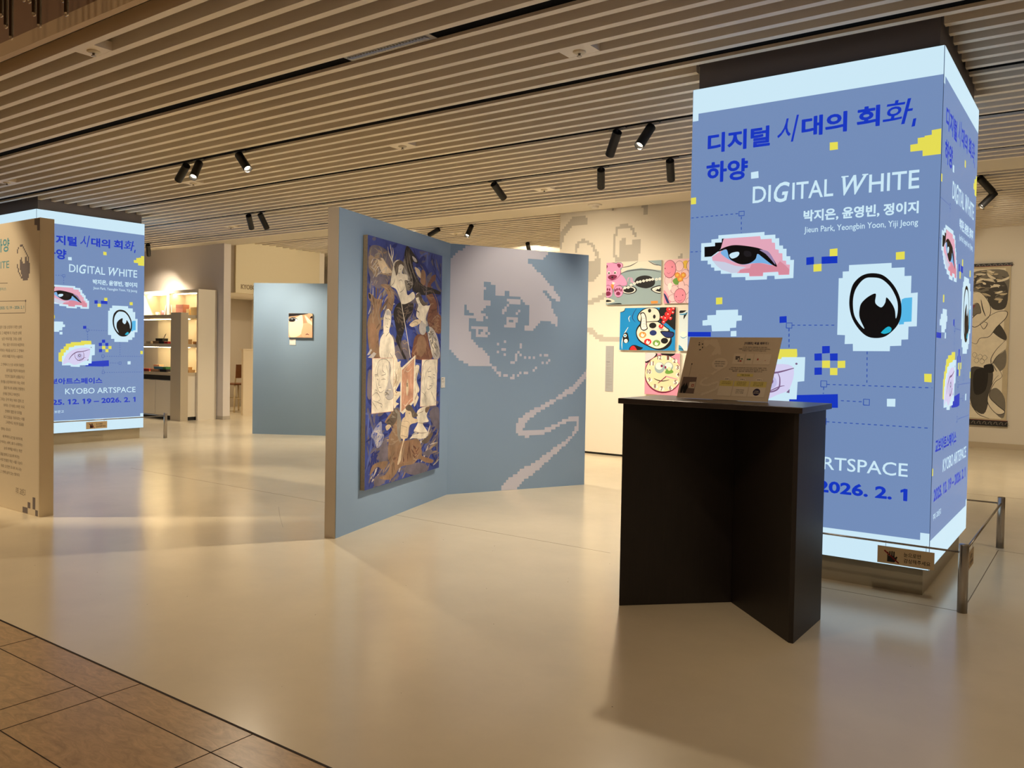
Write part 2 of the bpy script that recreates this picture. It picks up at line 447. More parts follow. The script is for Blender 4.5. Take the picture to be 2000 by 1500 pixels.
# unseen heads added above and beside the frame to light partition and floor
for x, y, d, lb, p, a, w_ in (
 (-1.0, 2.80, (-.88, .42, -.36), 'added black spotlight above the frame, aimed at the blue partition', 260, 38, 0),
 (-0.4, 2.80, (.2, .6, -1), 'added black spotlight above the frame, over the guard rail', 40, 90, 20),
 (1.6, 6.6, (.1, .5, -1), 'added black track spotlight outside the right edge of the frame', 60, 90, 110)): spot(x, y, H + .010, d, lb, p, a, wide=w_)

# sprinklers on plates between the slats
def sprinkler(x, i, label, rear=False):
    z = 3.62 if rear else H; y = (10.36 if rear else P0) + i * PIT
    t = thing('ceiling_sprinkler', (x, y + .117, z), label, 'sprinkler', 'ceiling sprinklers')
    a = MB(); a.box(x - .12, y + SW - .001, z + .001, x + .12, y + PIT + .001, z + .06); a.build('mounting_plate', m_slat, t)
    a = MB(); a.lathe((x, y + .117, z), [(.042, .002), (.044, -.004), (.030, -.012), (.012, -.014)]); a.build('escutcheon', mat('cream_plastic', (226, 214, 186), .4), t, 0, True)
    a = MB(); a.lathe((x, y + .117, z - .013), [(.010, 0), (.007, -.012), (.017, -.015), (.017, -.018), (.004, -.02)], 14); a.build('sprinkler_head', m_steel, t, 0, True)
sprinkler(-5.72, -6, 'ceiling sprinkler on a plate near the cream beam, upper left')
sprinkler(-2.93, 4, 'ceiling sprinkler plate high up left of the large screen column')
sprinkler(-5.73, 11, 'ceiling sprinkler plate over the middle of the hall')
sprinkler(-9.25, 11, 'ceiling sprinkler plate behind the left pair of spotlights')
sprinkler(-5.73, 25, 'ceiling sprinkler plate right of the lone spotlight')
sprinkler(-12.04, 25, 'small ceiling sprinkler plate above the far left pier')
sprinkler(-11.3, 4, 'ceiling sprinkler plate at the left edge of the photo')
sprinkler(-9.9, 8, 'tiny ceiling sprinkler plate over the blue partition top', True)
sprinkler(-1.51, 17, 'ceiling sprinkler plate right of the large screen column', True)
x, y = -5.78, 9.93
t = thing('smoke_detector', (x, y, 3.485), 'round white detector on the flat bulkhead left of the screen column', 'detector')
a = MB(); a.lathe((x, y, 3.485), [(.10, 0), (.10, -.012), (.06, -.022)]); a.build('base', m_white, t, 0, True)
a = MB(); a.lathe((x, y, 3.463), [(.055, .002), (.05, -.025), (.03, -.035)]); a.build('sensor_dome', m_white, t, 0, True)
# air diffusers in the first dark gap
for x, lb in ((-4.35, 'perforated silver air diffuser in the ceiling gap, upper middle'), (1.15, 'perforated silver air diffuser in the ceiling gap at the top right')):
    a = MB()
    for i in range(26): a.tube((x + i * .028, TY(0) - .03, H + .004), (x + i * .028 + .012, TY(0) + .02, H + .012), .0045, n=8)
    a.box(x - .03, TY(0) - .045, H + .012, x + .76, TY(0) + .05, H + .0215)
    tag(a.build('air_diffuser', m_steel, origin=(x, TY(0), H)), lb, 'vent')
# hanging tubes above the corridor
m_rod = mat('smoked_tube', (70, 60, 50), .12, .9)
for x, z, lb in ((-5.508, 3.429, 'leftmost hanging dark tube, short'), (-5.447, 3.348, 'second hanging dark tube from the left'), (-5.377, 3.267, 'longest hanging dark tube, third from the left'), (-5.091, 3.343, 'short hanging dark tube left of the middle pair'), (-5.028, 3.263, 'long hanging dark tube of the middle pair'), (-4.717, 3.261, 'rightmost long hanging dark tube'), (-5.22, 3.455, 'hanging tube with just its tip showing, left'), (-5.15, 3.43, 'hanging tube with just its tip showing, middle'), (-4.754, 3.345, 'hanging tube tip beside the rightmost long tube')):
    t = thing('hanging_tube', (x, 2.3, z), lb + ' at the top left corner', 'pendant', 'hanging tubes')
    a = MB(); a.tube((x, 2.3, z + .01), (x, 2.3, 5.2), .012, n=14); a.build('tube', m_rod, t, 0, True)
    a = MB(); a.lathe((x, 2.3, z), [(.005, -.008), (.011, 0), (.0125, .012)], 14); a.build('tip', mat('tube_tip', (190, 170, 140), .2, .6), t, 0, True)

# ------------------------------------------------------------------ screen columns
LED = {'w': (203, 232, 246), 'bg': (114, 140, 184), 'b': (12, 52, 190), 'n': (50, 84, 170), 'y': (228, 220, 84), 'k': (2, 2, 6), 's1': (226, 166, 186), 's2': (214, 138, 156), 's3': (200, 205, 225), 'sk': (120, 176, 226), 'sp': (150, 130, 170), 'dk': (24, 22, 28), 'c1': (84, 182, 230), 'c2': (30, 176, 206), 'lv': (212, 206, 240), 'pu': (120, 90, 130), 'wl': (190, 186, 226)}
ART = {
'poster': [
['P','w',1,[0,3155,1602,3155,1602,3330,0,3330]],
['P','w',1,[0,3105,45,3105,45,3155,0,3155]],
['P','w',1,[0,165,1602,165,1602,345,0,345]],
['P','w',1,[1548,345,1602,345,1602,390,1548,390]],
['T','b',2,[121,2866,558,2999],'디지털',0.036,0],
['T','b',2,[609,2871,749,3043],'시',0.006,0.25],
['T','b',2,[770,2893,1052,3019],'대의',0.036,0],
['T','b',2,[1114,2900,1247,3028],'회',0.036,0],
['T','b',2,[1266,2889,1437,3041],'화',0.01,0.2],
['P','b',2,[1440,2913,1457,2915,1450,2867,1431,2865]],
['T','b',2,[116,2659,410,2800],'하양',0.036,0],
['P','w',2,[435,2699,486,2702,489,2656,437,2655]],
['P','y',2,[950,2833,1000,2831,1002,2783,951,2783]],
['P','y',2,[1596,2832,1544,2829,1545,2802,1506,2800,1506,2793,1468,2792,1469,2758,1428,2756,1429,2714,1497,2714,1498,2679,1597,2680]],
['P','y',2,[-4,2565,41,2567,42,2520,-2,2519]],
['T','w',2,[451,2488,575,2600],'DI',0.008,0],
['T','w',2,[596,2478,700,2612],'G',0.016,0.25],
['T','w',2,[718,2488,980,2600],'ITAL',0.008,0],
['T','w',2,[1034,2484,1186,2608],'W',0.014,0.3],
['K','w',2.2,[1028,2604,1072,2604],8],
['K','w',2.2,[1154,2604,1190,2604],8],
['T','w',2,[1196,2488,1484,2600],'HITE',0.008,0],
['T', 'w', 2, [797, 2333, 1484, 2410], '박지은, 윤영빈, 정이지', 0.035, 0],
['T', 'w', 2, [802, 2252, 1484, 2302], 'Jieun Park, Yeongbin Yoon, Yiji Jeong', 0.006, 0],
['K','n',2,[358,2410,395,2410,395,2440,358,2440,358,2410],6],
['D','n',1,[9,2423,356,2427],6,18],
['D','n',1,[375,2404,378,2292],6,18],
['D','n',1,[9,2182,92,2182],6,18],
['P','y',2,[968,2147,1016,2150,1017,2101,969,2098]],
['P','y',2,[868,2054,919,2056,920,2008,869,2006]],
['P','y',2,[1364,2105,1414,2108,1415,2060,1365,2059]],
['P','y',2,[207,1852,253,1854,254,1807,208,1805]],
['P','b',2,[821,2101,869,2104,871,2054,822,2052]],
['P','b',2,[918,2101,1017,2101,1018,2055,919,2055]],
['P','b',2,[655,1716,702,1719,704,1676,656,1673]],
['K','n',2,[702,1639,739,1639,739,1673,702,1673,702,1639],6],
['D','n',1,[739,1658,1023,1657],6,18],
['D','n',1,[721,1639,725,1465],6,18],
['P','w',2,[88,2239,164,2239,163,2261,214,2263,214,2287,539,2288,539,2266,613,2265,614,2239,639,2240,641,2190,666,2189,667,2167,690,2166,691,2116,716,2115,717,2090,741,2090,740,1970,616,1967,614,1990,564,1991,563,1967,415,1967,414,1989,315,1991,315,2016,238,2018,237,2041,190,2041,189,2064,165,2065,164,2088,139,2088,139,2115,89,2116]],
['P','k',3,[113,2212,191,2213,190,2237,239,2236,240,2262,261,2262,250,2237,233,2192,211,2172,166,2142,115,2141]],
['P','s1',3,[253,2261,510,2262,515,2240,589,2239,591,2213,612,2210,615,2167,638,2162,639,2140,663,2137,666,2089,689,2086,691,2062,715,2059,713,1993,641,1993,639,2015,537,2014,536,1990,442,1992,440,2015,355,2018,317,2050,243,2071,175,2113,170,2139,218,2168,233,2192]],
['P','s2',4,[454,2075,504,2083,567,2066,623,2053,649,2086,688,2054,712,2029,710,1995,645,1996,637,2017,537,2016,534,1992,444,1994,440,2016,369,2019,376,2040,444,2048]],
['P','s3',4,[175,2113,265,2098,339,2070,419,2056,376,2040,355,2020,315,2020,244,2046,206,2076]],
['S','sk',5,[233,2167,277,2183,323,2124,425,2097,495,2142,573,2090,595,2062,532,2078,461,2080,390,2075,316,2103,264,2134]],
['S','k',6,[211,2174,247,2195,313,2211,386,2206,487,2185,544,2161,594,2117,630,2053,602,2061,559,2094,527,2120,495,2142,482,2108,440,2081,382,2077,331,2098,297,2125,277,2183,240,2178]],
['S','sp',7,[508,2169,565,2156,601,2109,619,2064,591,2096,551,2139]],
['S','w',7,[297,2143,315,2159,358,2164,368,2149,352,2129,316,2120]],
['S','dk',7,[409,2168,445,2159,453,2131,417,2126,399,2148]],
['P','w',2,[210,1765,368,1767,369,1727,396,1727,396,1692,359,1689,357,1643,313,1640,314,1620,183,1617,178,1660,148,1660,148,1658,112,1658,111,1694,147,1698,146,1730,210,1732]],
['P','w',2,[320,1619,360,1621,361,1583,320,1582]],
['P','w',2,[1090,2039,1341,2041,1342,2010,1416,2010,1417,1957,1456,1957,1456,1851,1494,1854,1494,1648,1448,1646,1448,1568,1410,1566,1410,1529,1346,1526,1345,1494,1128,1492,1126,1538,1076,1536,1077,1593,1029,1595,1029,1958,1053,1958,1052,1999,1090,2000]],
['P','c1',3,[1405,1814,1422,1822,1464,1825,1464,1677,1422,1675,1421,1661,1392,1659]],
['S','k',4,[1232,1982,1289,1969,1337,1928,1376,1870,1401,1798,1405,1722,1391,1667,1361,1623,1315,1585,1259,1575,1207,1588,1161,1630,1122,1691,1102,1756,1098,1826,1112,1903,1140,1946,1180,1974]],
['S','w',5,[1225,1955,1281,1945,1330,1903,1363,1849,1382,1794,1384,1735,1375,1697,1368,1748,1349,1790,1318,1828,1311,1795,1290,1767,1262,1783,1252,1805,1254,1853,1212,1836,1173,1798,1161,1759,1163,1703,1193,1634,1160,1667,1129,1725,1120,1808,1130,1872,1157,1921,1189,1950]],
['S','c2',5,[1294,1613,1318,1638,1337,1647,1352,1634,1344,1613,1315,1602,1295,1606]],
['D','n',1,[1213,1490,1217,1294],6,18],
['P','b',2,[937,1521,985,1523,986,1477,938,1473]],
['P','b',2,[889,1472,936,1475,938,1428,891,1426]],
['P','b',2,[987,1474,1035,1476,1036,1429,989,1428]],
['P','b',2,[892,1380,939,1383,940,1336,893,1333]],
['P','y',2,[939,1427,989,1429,990,1381,940,1380]],
['P','y',2,[1036,1427,1083,1430,1084,1384,1037,1382]],
['P','y',2,[990,1381,1036,1382,1037,1336,991,1335]],
['P','y',2,[1543,1360,1584,1360,1585,1309,1545,1311]],
['P','b',2,[691,1190,1043,1214,1046,1126,941,1120,693,1125]],
['P','w',2,[1337,1198,1386,1200,1386,1151,1338,1150]],
['P','b',2,[-4,1613,175,1613,176,1580,-3,1580]],
['K','n',2,[935,1257,972,1257,972,1296,935,1296,935,1257],6],
['K','n',2,[1200,1152,1235,1152,1235,1189,1200,1189,1200,1152],6],
['K','n',2,[941,1014,975,1014,975,1053,941,1053,941,1014],6],
['D','n',1,[974,1274,1589,1276],6,18],
['D','n',1,[1063,1173,1199,1172],6,18],
['D','n',1,[977,1032,1589,1031],6,18],
['D','n',1,[954,1255,952,1211],6,18],
['D','n',1,[956,1121,958,1054],6,18],
['D','n',1,[719,1635,723,1510],6,18],
['P','y',2,[627,1498,776,1501,780,1453,735,1410,425,1322,357,1192,307,1198,307,1321,337,1328,336,1371,379,1375,379,1410,407,1414,409,1450,480,1456,480,1475,625,1480]],
['P','w',3,[356,1139,355,1275,379,1277,379,1322,407,1325,409,1358,449,1361,452,1400,526,1407,529,1425,675,1433,677,1445,831,1448,829,1290,786,1284,782,1168,734,1166,734,1142,611,1139,609,1115,477,1121,477,1139]],
['S','lv',4,[368,1157,425,1299,561,1383,748,1386,736,1241,655,1193,539,1145,447,1181]],
['L','pu',5,[453,1222,493,1282,561,1330,654,1343,760,1374],14],
['L','pu',5,[539,1318,544,1252,596,1210,660,1235,668,1301,654,1337],10],
['L','pu',5,[568,1204,608,1219,666,1247,701,1255],7],
['E','wl',5,[564,1318,649,1231]],
['E','pu',6,[584,1302,626,1262]],
['E','w',7,[598,1291,615,1274]],
['P','pu',6,[713,1211,736,1235,734,1207]],
['E','pu',6,[768,1410,783,1396]],
['T','b',2,[88,868,945,955],'교보아트스페이스',0.036,0],
['T', 'w', 2, [402, 722, 1468, 805], 'KYOBO ARTSPACE', 0.006, 0],
['T', 'b', 2, [84, 573, 1468, 648], '2025. 12. 19 – 2026. 2. 1', 0.045, 0],
['T', 'w', 2, [88, 455, 385, 495], '주최  교보문고', 0.01, 0],
['P','y',2,[0,740,35,740,35,785,0,785]]],
'mural': [
['G','mw',1,27,[['+','P',[264,2538,213,2519,162,2496,91,2441,35,2400,-9,2360,-15,2149,-6,1468,27,1431,79,1395,131,1343,214,1313,245,1290,475,1292,470,1343,447,1396,417,1437,368,1470,315,1501,268,1547,240,1594,229,1644,212,1649,212,1673,290,1675,300,1698,218,1681,216,1774,289,1773,341,1756,394,1773,382,1814,350,1831,354,1850,402,1890,444,1926,464,1972,377,1968,376,2054,413,2088,375,2111,374,2156,439,2156,493,2136,519,2094,516,2037,613,2038,645,2081,677,2077,678,2025,766,2024,832,2004,871,1948,934,1946,919,1911,916,1736,872,1725,873,1677,973,1679,1017,1729,1062,1776,1187,1780,1235,1736,1263,1707,1260,1846,1227,1864,1195,1942,1159,2019,1080,2093,1084,2113,1146,2081,1193,2044,1240,2007,1275,1988,1317,1990,1274,2063,1202,2149,1121,2213,1039,2282,971,2340,902,2384,871,2415,1048,2423,1081,2445,1126,2487,1170,2568]],['-','P',[158,1926,186,1928,191,1872,225,1830,271,1828,271,1806,160,1802]],['+','P',[286,1702,420,1706,422,1600,288,1597]],['-','P',[318,1676,370,1678,371,1648,318,1646]],['-','P',[318,1646,341,1647,342,1624,319,1624]],['-','P',[396,1654,421,1655,422,1626,396,1626]],['+','P',[421,1655,447,1655,447,1627,422,1626]],['+','P',[393,1801,421,1802,421,1777,394,1776]],['+','P',[367,1828,393,1829,393,1801,368,1800]],['+','L',[595,1841,631,1890,695,1959,800,1973],14],['+','P',[657,2009,711,2012,712,1985,657,1982]],['+','P',[707,2002,815,2007,815,1988,707,1983]],['+','P',[654,1801,715,1807,763,1831,791,1780,760,1750,739,1706,656,1703]],['-','P',[681,1779,733,1780,734,1753,682,1752]],['+','P',[630,1727,658,1728,659,1703,630,1702]],['+','P',[763,1856,791,1857,792,1829,763,1828]],['+','P',[789,1882,817,1884,818,1857,789,1855]],['+','P',[551,1550,579,1550,580,1525,552,1525]],['+','P',[631,1574,657,1575,657,1550,631,1549]],['+','P',[813,1551,866,1552,867,1527,813,1526]],['+','P',[813,1526,842,1527,843,1478,814,1478]],['+','P',[527,1448,579,1449,580,1424,528,1424]],['+','P',[607,1472,659,1473,659,1450,607,1450]],['+','P',[656,1498,682,1499,683,1474,657,1473]],['+','P',[608,1425,660,1425,660,1401,608,1400]],['+','P',[788,1452,815,1453,815,1428,789,1427]],['+','P',[763,1427,789,1427,790,1354,764,1354]],['+','P',[815,1428,842,1428,843,1403,816,1403]],['+','P',[711,1351,764,1352,765,1323,712,1322]],['+','P',[869,1401,896,1402,897,1374,870,1374]],['+','P',[923,1402,945,1402,946,1375,923,1375]],['+','P',[975,1401,1002,1401,1002,1376,975,1375]],['+','P',[1053,1427,1081,1427,1081,1400,1054,1400]],['+','P',[1106,1424,1161,1425,1161,1401,1106,1400]],['+','P',[1160,1373,1187,1374,1188,1348,1160,1348]],['+','P',[1135,1350,1162,1350,1163,1324,1135,1324]],['+','P',[1080,1349,1107,1349,1108,1324,1080,1323]],['+','P',[477,1296,526,1296,527,1271,477,1271]],['+','P',[503,1271,527,1271,527,1248,503,1248]],['+','P',[553,1245,602,1245,603,1220,553,1220]],['+','P',[579,1220,603,1220,603,1195,580,1195]],['+','P',[629,1220,683,1220,684,1195,629,1195]],['+','P',[710,1195,763,1195,763,1170,711,1170]],['+','P',[736,1218,762,1219,763,1195,736,1195]],['+','P',[789,1221,815,1221,816,1195,789,1195]],['+','P',[815,1244,841,1244,842,1221,815,1221]],['+','P',[868,1244,922,1244,922,1221,869,1221]],['+','P',[975,1270,1002,1270,1003,1247,976,1246]],['+','P',[999,1295,1027,1296,1027,1270,1000,1270]],['+','P',[1660,1284,1662,1203,1579,1102,1462,1002,1299,943,1161,866,1026,796,926,723,882,666,872,618,1075,617,1212,657,1397,732,1444,755,1551,763,1571,728,1571,637,1539,567,1451,479,1311,385,1174,281,1039,179,883,90,785,-11,594,-3,684,102,836,200,992,270,1127,343,1264,427,1379,492,1484,559,1530,648,1529,705,1422,701,1259,626,1088,566,896,549,806,571,782,659,814,736,935,821,1115,896,1252,954,1390,1042,1507,1112,1601,1213]]]]],
'wallmural': [
['G','gr',1,33,[['+','P',[45,2966,39,3214,96,3288,165,3348,240,3420,450,3416,490,3374,491,3293,243,3285,183,3230,129,3182,94,3119,67,2965]],['+','L',[312,2925,339,3026,452,3065,584,2986,654,2880,695,2752,698,2625,647,2538,560,2478],18],['+','P',[481,2711,540,2746,539,2785,607,2769,704,2852,709,2625,647,2538,546,2478,501,2480]],['+','L',[987,2762,942,2865,944,3014,963,3150,1018,3229,1172,3222,1271,3105],15],['+','P',[1008,3035,1092,3072,1134,3052,1136,2983,1219,2973,1231,3026,1287,3018,1346,3038,1356,2866,1305,2808,1307,2734,987,2750,986,2775,1028,2823,1013,2861]],['+','P',[1398,3493,1438,3490,1441,3378,1400,3381]],['+','P',[1357,3489,1398,3486,1399,3454,1358,3458]],['+','P',[884,3493,927,3490,928,3460,885,3463]],['+','L',[464,2174,626,2201,770,2256,884,2303,941,2302],26],['+','L',[487,1809,592,1768,696,1687,870,1652,1125,1648],28],['+','P',[1916,2776,1993,2772,1994,2724,1917,2728]],['+','P',[1953,2821,1991,2819,1993,2772,1954,2774]]]]],
'bear': [
['P','tl',0,[843,2726,1690,2727,1694,2135,852,2135]],
['P','cr',1,[1082,2725,1334,2725,1225,2673,1092,2640]],
['P','cr',1,[1334,2725,1494,2726,1689,2639,1688,2588,1562,2606,1388,2633,1182,2616,1048,2561,1092,2640]],
['L','dk',2,[1091,2650,1225,2671,1335,2721],8],
['L','dk',2,[1494,2724,1589,2672,1687,2655],8],
['L','dk',2,[1041,2548,1123,2585,1256,2606,1403,2610,1562,2595,1688,2562],9],
['S','bk',2,[1290,2446,1332,2504,1434,2528,1536,2509,1601,2448,1582,2384,1482,2351,1365,2371,1305,2406]],
['E','bk',2,[1090,2393,1330,2276]],
['E','wh',3,[1101,2383,1311,2287]],
['E','bk',4,[1125,2372,1290,2298]],
['S','bk',2,[1540,2333,1582,2368,1688,2381,1691,2277,1613,2286]],
['S','wh',3,[1561,2333,1596,2358,1689,2368,1691,2287,1612,2297]],
['S','bk',4,[1590,2332,1625,2350,1689,2355,1690,2300,1626,2310]],
['E','wh',5,[1122,2384,1167,2348]],
['E','gy',6,[1137,2369,1151,2359]],
['E','wh',5,[1174,2389,1219,2353]],
['E','gy',6,[1189,2374,1203,2364]],
['E','wh',5,[1218,2421,1263,2385]],
['E','gy',6,[1233,2406,1247,2396]],
['E','wh',5,[1269,2439,1314,2403]],
['E','gy',6,[1284,2424,1298,2414]],
['E','wh',5,[1313,2457,1358,2421]],
['E','gy',6,[1328,2442,1341,2432]],
['E','wh',5,[1357,2462,1402,2427]],
['E','gy',6,[1372,2447,1385,2438]],
['E','wh',5,[1408,2471,1452,2435]],
['E','gy',6,[1423,2456,1436,2446]],
['E','wh',5,[1458,2478,1503,2443]],
['E','gy',6,[1473,2463,1486,2454]],
['E','wh',5,[1502,2483,1546,2448]],
['E','gy',6,[1516,2468,1530,2459]],
['E','wh',5,[1545,2488,1588,2453]],
['E','gy',6,[1559,2473,1572,2464]],
['E','wh',5,[1602,2486,1646,2451]],
['E','gy',6,[1617,2471,1630,2462]],
['E','wh',5,[1652,2491,1695,2455]],
['E','gy',6,[1666,2476,1679,2466]],
['E','wh',5,[1591,2356,1634,2321]],
['E','gy',6,[1605,2342,1619,2332]],
['E','wh',5,[1633,2368,1677,2333]],
['E','gy',6,[1648,2353,1661,2344]],
['S','bk',2,[875,2144,1058,2157,1088,2140]],
['S','cr',2,[855,2232,935,2216,989,2182,906,2161,856,2164]],
['S','bk',3,[855,2205,905,2201,936,2183,856,2175]],
['P','or',3,[1544,2174,1651,2177,1652,2142,1552,2137]],
['L','pk',5,[1186,2450,1192,2496,1217,2508],9],
['L','pk',5,[1236,2508,1238,2441],9],
['L','pk',5,[1259,2500,1260,2441,1287,2446],9],
['S','mg',6,[847,2576,1010,2570,1094,2546,1163,2464,1179,2410,1113,2390,1044,2415,1038,2375,855,2374]],
['S','mg',8,[843,2718,907,2735,999,2717,1029,2727,1098,2706,1106,2659,1065,2641,1080,2573,1019,2502,944,2478,848,2502]],
['S','mg',10,[851,2403,915,2401,955,2337,941,2270,904,2237,854,2252]],
['S','mg',10,[970,2336,1007,2398,1082,2396,1121,2332,1100,2266,1041,2234,992,2269]],
['S','pk',7,[847,2569,1010,2563,1094,2546,1163,2464,1172,2410,1112,2396,1044,2415,1038,2375,855,2374]],
['S','pk',9,[844,2711,908,2728,999,2711,1029,2720,1090,2706,1099,2659,1065,2641,1072,2574,1019,2509,944,2485,848,2502]],
['S','pk',11,[851,2397,915,2395,947,2337,941,2270,904,2244,854,2252]],
['S','pk',11,[978,2336,1007,2392,1083,2389,1114,2332,1100,2266,1041,2241,992,2269]],
['S','mg',10,[1012,2697,1045,2708,1075,2687,1064,2657,1039,2655]],
['S','mg',10,[844,2698,866,2683,856,2657,845,2653]],
['S','mg',10,[874,2535,935,2557,1011,2543,1007,2510,944,2485,890,2500]],
['S','bk',11,[925,2526,958,2531,946,2505]],
['E','wh',10,[864,2609,908,2564]],
['E','bk',11,[877,2595,899,2567]],
['E','wh',10,[965,2608,1006,2563]],
['E','bk',11,[972,2594,995,2566]],
['S','mg',12,[853,2316,902,2322,927,2291,903,2264,854,2266]],
['S','mg',12,[1009,2302,1046,2318,1077,2293,1063,2267,1017,2271]],
['E','mg',12,[858,2373,883,2332]],
['E','mg',12,[891,2370,917,2329]],
['E','mg',12,[983,2356,1009,2315]],
['E','mg',12,[1010,2369,1036,2328]],
['E','mg',12,[1044,2370,1069,2330]],
['E','mg',12,[1074,2356,1099,2315]],
['P','or',9,[922,2425,973,2428,962,2357,935,2358]],
['P','wh',9,[941,2458,991,2443,968,2417,945,2423]]],
'flowers': [
['P','pl',0,[1734,2725,2356,2727,2360,2134,1737,2140]],
['S','yl',1,[2008,2688,2069,2698,2078,2609,2024,2599]],
['S','pi',1,[1732,2315,1790,2261,1842,2145,1736,2147]],
['S','nv',2,[1735,2269,1769,2249,1821,2145,1786,2146]],
['E','pd',2,[1890,2704,2018,2563]],
['E','pl',3,[1895,2700,2013,2567]],
['E','pd',2,[1743,2531,1855,2378]],
['E','pl',3,[1747,2527,1851,2382]],
['E','pd',2,[1979,2585,2099,2459]],
['E','pl',3,[1983,2581,2095,2463]],
['E','pd',2,[1938,2440,2038,2302]],
['E','pl',3,[1943,2436,2033,2306]],
['E','pd',2,[1834,2382,1951,2264]],
['E','pl',3,[1839,2378,1947,2268]],
['E','pd',2,[1804,2257,1931,2159]],
['E','pl',3,[1808,2253,1927,2163]],
['E','pd',2,[2011,2384,2104,2252]],
['E','pl',3,[2015,2380,2100,2256]],
['E','pd',2,[2056,2208,2148,2122]],
['E','pl',3,[2061,2204,2144,2126]],
['E','pd',2,[2057,2715,2205,2549]],
['E','pl',3,[2062,2711,2201,2553]],
['E','pd',2,[2165,2735,2309,2620]],
['E','pl',3,[2169,2731,2305,2624]],
['E','pd',4,[1722,2720,1910,2478]],
['E','pi',5,[1727,2715,1903,2486]],
['E','pd',4,[1886,2336,2059,2135]],
['E','pi',5,[1891,2329,2054,2140]],
['E','pd',4,[2141,2505,2327,2298]],
['E','pi',5,[2148,2498,2320,2304]],
['E','pd',6,[1742,2620,1756,2601]],
['E','pd',6,[1844,2635,1858,2616]],
['E','pd',6,[1913,2235,1927,2217]],
['E','pd',6,[2005,2252,2019,2234]],
['L','pd',6,[1773,2558,1801,2539,1832,2556],3],
['L','pd',6,[1938,2178,1973,2165,2006,2186],3],
['S','gn',2,[1862,2439,1903,2476,1972,2486,2014,2446,1974,2397,1905,2386]],
['E','or',6,[1942,2527,1973,2498]],
['E','or',6,[1934,2509,1965,2480]],
['E','or',6,[1915,2502,1946,2473]],
['E','or',6,[1895,2511,1926,2481]],
['E','or',6,[1886,2529,1918,2500]],
['E','or',6,[1894,2547,1925,2518]],
['E','or',6,[1913,2554,1944,2524]],
['E','or',6,[1933,2545,1964,2516]],
['E','yl',7,[1910,2532,1949,2495]],
['E','or',6,[2027,2523,2057,2494]],
['E','or',6,[2019,2506,2050,2477]],
['E','or',6,[2000,2499,2031,2470]],
['E','or',6,[1980,2507,2011,2478]],
['E','or',6,[1972,2526,2003,2496]],
['E','or',6,[1980,2543,2010,2514]],
['E','or',6,[1999,2550,2030,2521]],
['E','or',6,[2018,2542,2049,2513]],
['E','yl',7,[1995,2529,2034,2491]],
['E','or',6,[1984,2474,2015,2445]],
['E','or',6,[1977,2457,2007,2427]],
['E','or',6,[1957,2450,1988,2421]],
['E','or',6,[1938,2458,1969,2429]],
['E','or',6,[1929,2476,1960,2447]],
['E','or',6,[1937,2494,1968,2465]],
['E','or',6,[1956,2501,1987,2472]],
['E','or',6,[1976,2493,2007,2463]],
['E','yl',7,[1952,2479,1992,2442]],
['S','wh',4,[1794,2390,1828,2415,1856,2388,1831,2312,1802,2338]]],
'palette': [
['P','bl',0,[1075,2086,1915,2085,1922,1509,1082,1498]],
['L','nv',2,[1331,2078,1285,2010,1272,1944,1318,1888],7],
['S','cr',2,[1075,2082,1150,2084,1139,2052,1079,2034]],
['L','bk',3,[1153,2081,1139,2045,1079,2026],7],
['L','wh',2,[1239,1978,1213,1945,1229,1894],6],
['L','wh',2,[1208,1818,1146,1719,1116,1612,1118,1511],10],
['S','bk',2,[1688,2083,1915,2082,1918,1797,1864,1810,1778,1875,1693,1888]],
['S','bk',2,[1328,1745,1363,1838,1463,1903,1636,1915,1779,1823,1837,1772,1868,1617,1787,1526,1645,1511,1471,1575,1368,1640]],
['S','cr',3,[1343,1745,1385,1831,1478,1890,1622,1902,1766,1817,1816,1772,1725,1746,1839,1681,1826,1617,1744,1545,1631,1531,1486,1588,1382,1653]],
['S','bk',3,[1343,1957,1388,2035,1474,2080,1632,2077,1690,2005,1686,1901,1579,1889,1391,1888]],
['S','cr',4,[1357,1956,1402,2028,1488,2073,1618,2071,1676,2005,1671,1914,1579,1900,1405,1896]],
['E','bk',5,[1507,2070,1555,2017]],
['E','bk',5,[1584,1989,1624,1934]],
['E','bk',5,[1529,1880,1638,1802]],
['E','bk',5,[1710,1674,1816,1594]],
['E','nv',5,[1539,1778,1644,1703]],
['E','or',5,[1377,1756,1489,1670]],
['E','rd',5,[1458,1660,1567,1576]],
['E','gn',5,[1588,1644,1701,1558]],
['S','wh',6,[1406,1702,1424,1739,1443,1717,1463,1726,1454,1693,1432,1684]],
['S','wh',6,[1488,1604,1506,1641,1525,1619,1545,1628,1536,1595,1515,1586]],
['S','wh',6,[1618,1585,1636,1622,1655,1600,1674,1609,1665,1577,1644,1567]],
['S','bk',4,[1696,1759,1809,1765,1900,1746,1881,1682,1783,1675]],
['S','nv',5,[1718,1746,1809,1752,1886,1736,1869,1692,1783,1688]],
['S','rd',6,[1778,2050,1800,2088,1831,2075,1867,2079,1859,2034,1824,2014]],
['S','wh',7,[1814,2060,1828,2066,1835,2055,1823,2051]],
['S','rd',6,[1851,2062,1864,2088,1883,2080,1906,2082,1901,2054,1879,2041]],
['S','wh',7,[1870,2072,1883,2078,1891,2067,1878,2063]],
['S','rd',6,[1756,1986,1779,2026,1812,2013,1850,2016,1842,1968,1804,1947]],
['S','wh',7,[1795,1996,1809,2002,1816,1991,1803,1987]],
['S','rd',6,[1848,2011,1860,2034,1877,2027,1897,2029,1893,2004,1873,1992]],
['S','wh',7,[1864,2021,1878,2027,1885,2015,1873,2012]],
['S','rd',6,[1715,1935,1738,1975,1772,1961,1810,1965,1801,1917,1764,1896]],
['S','wh',7,[1754,1945,1768,1951,1775,1939,1763,1936]],
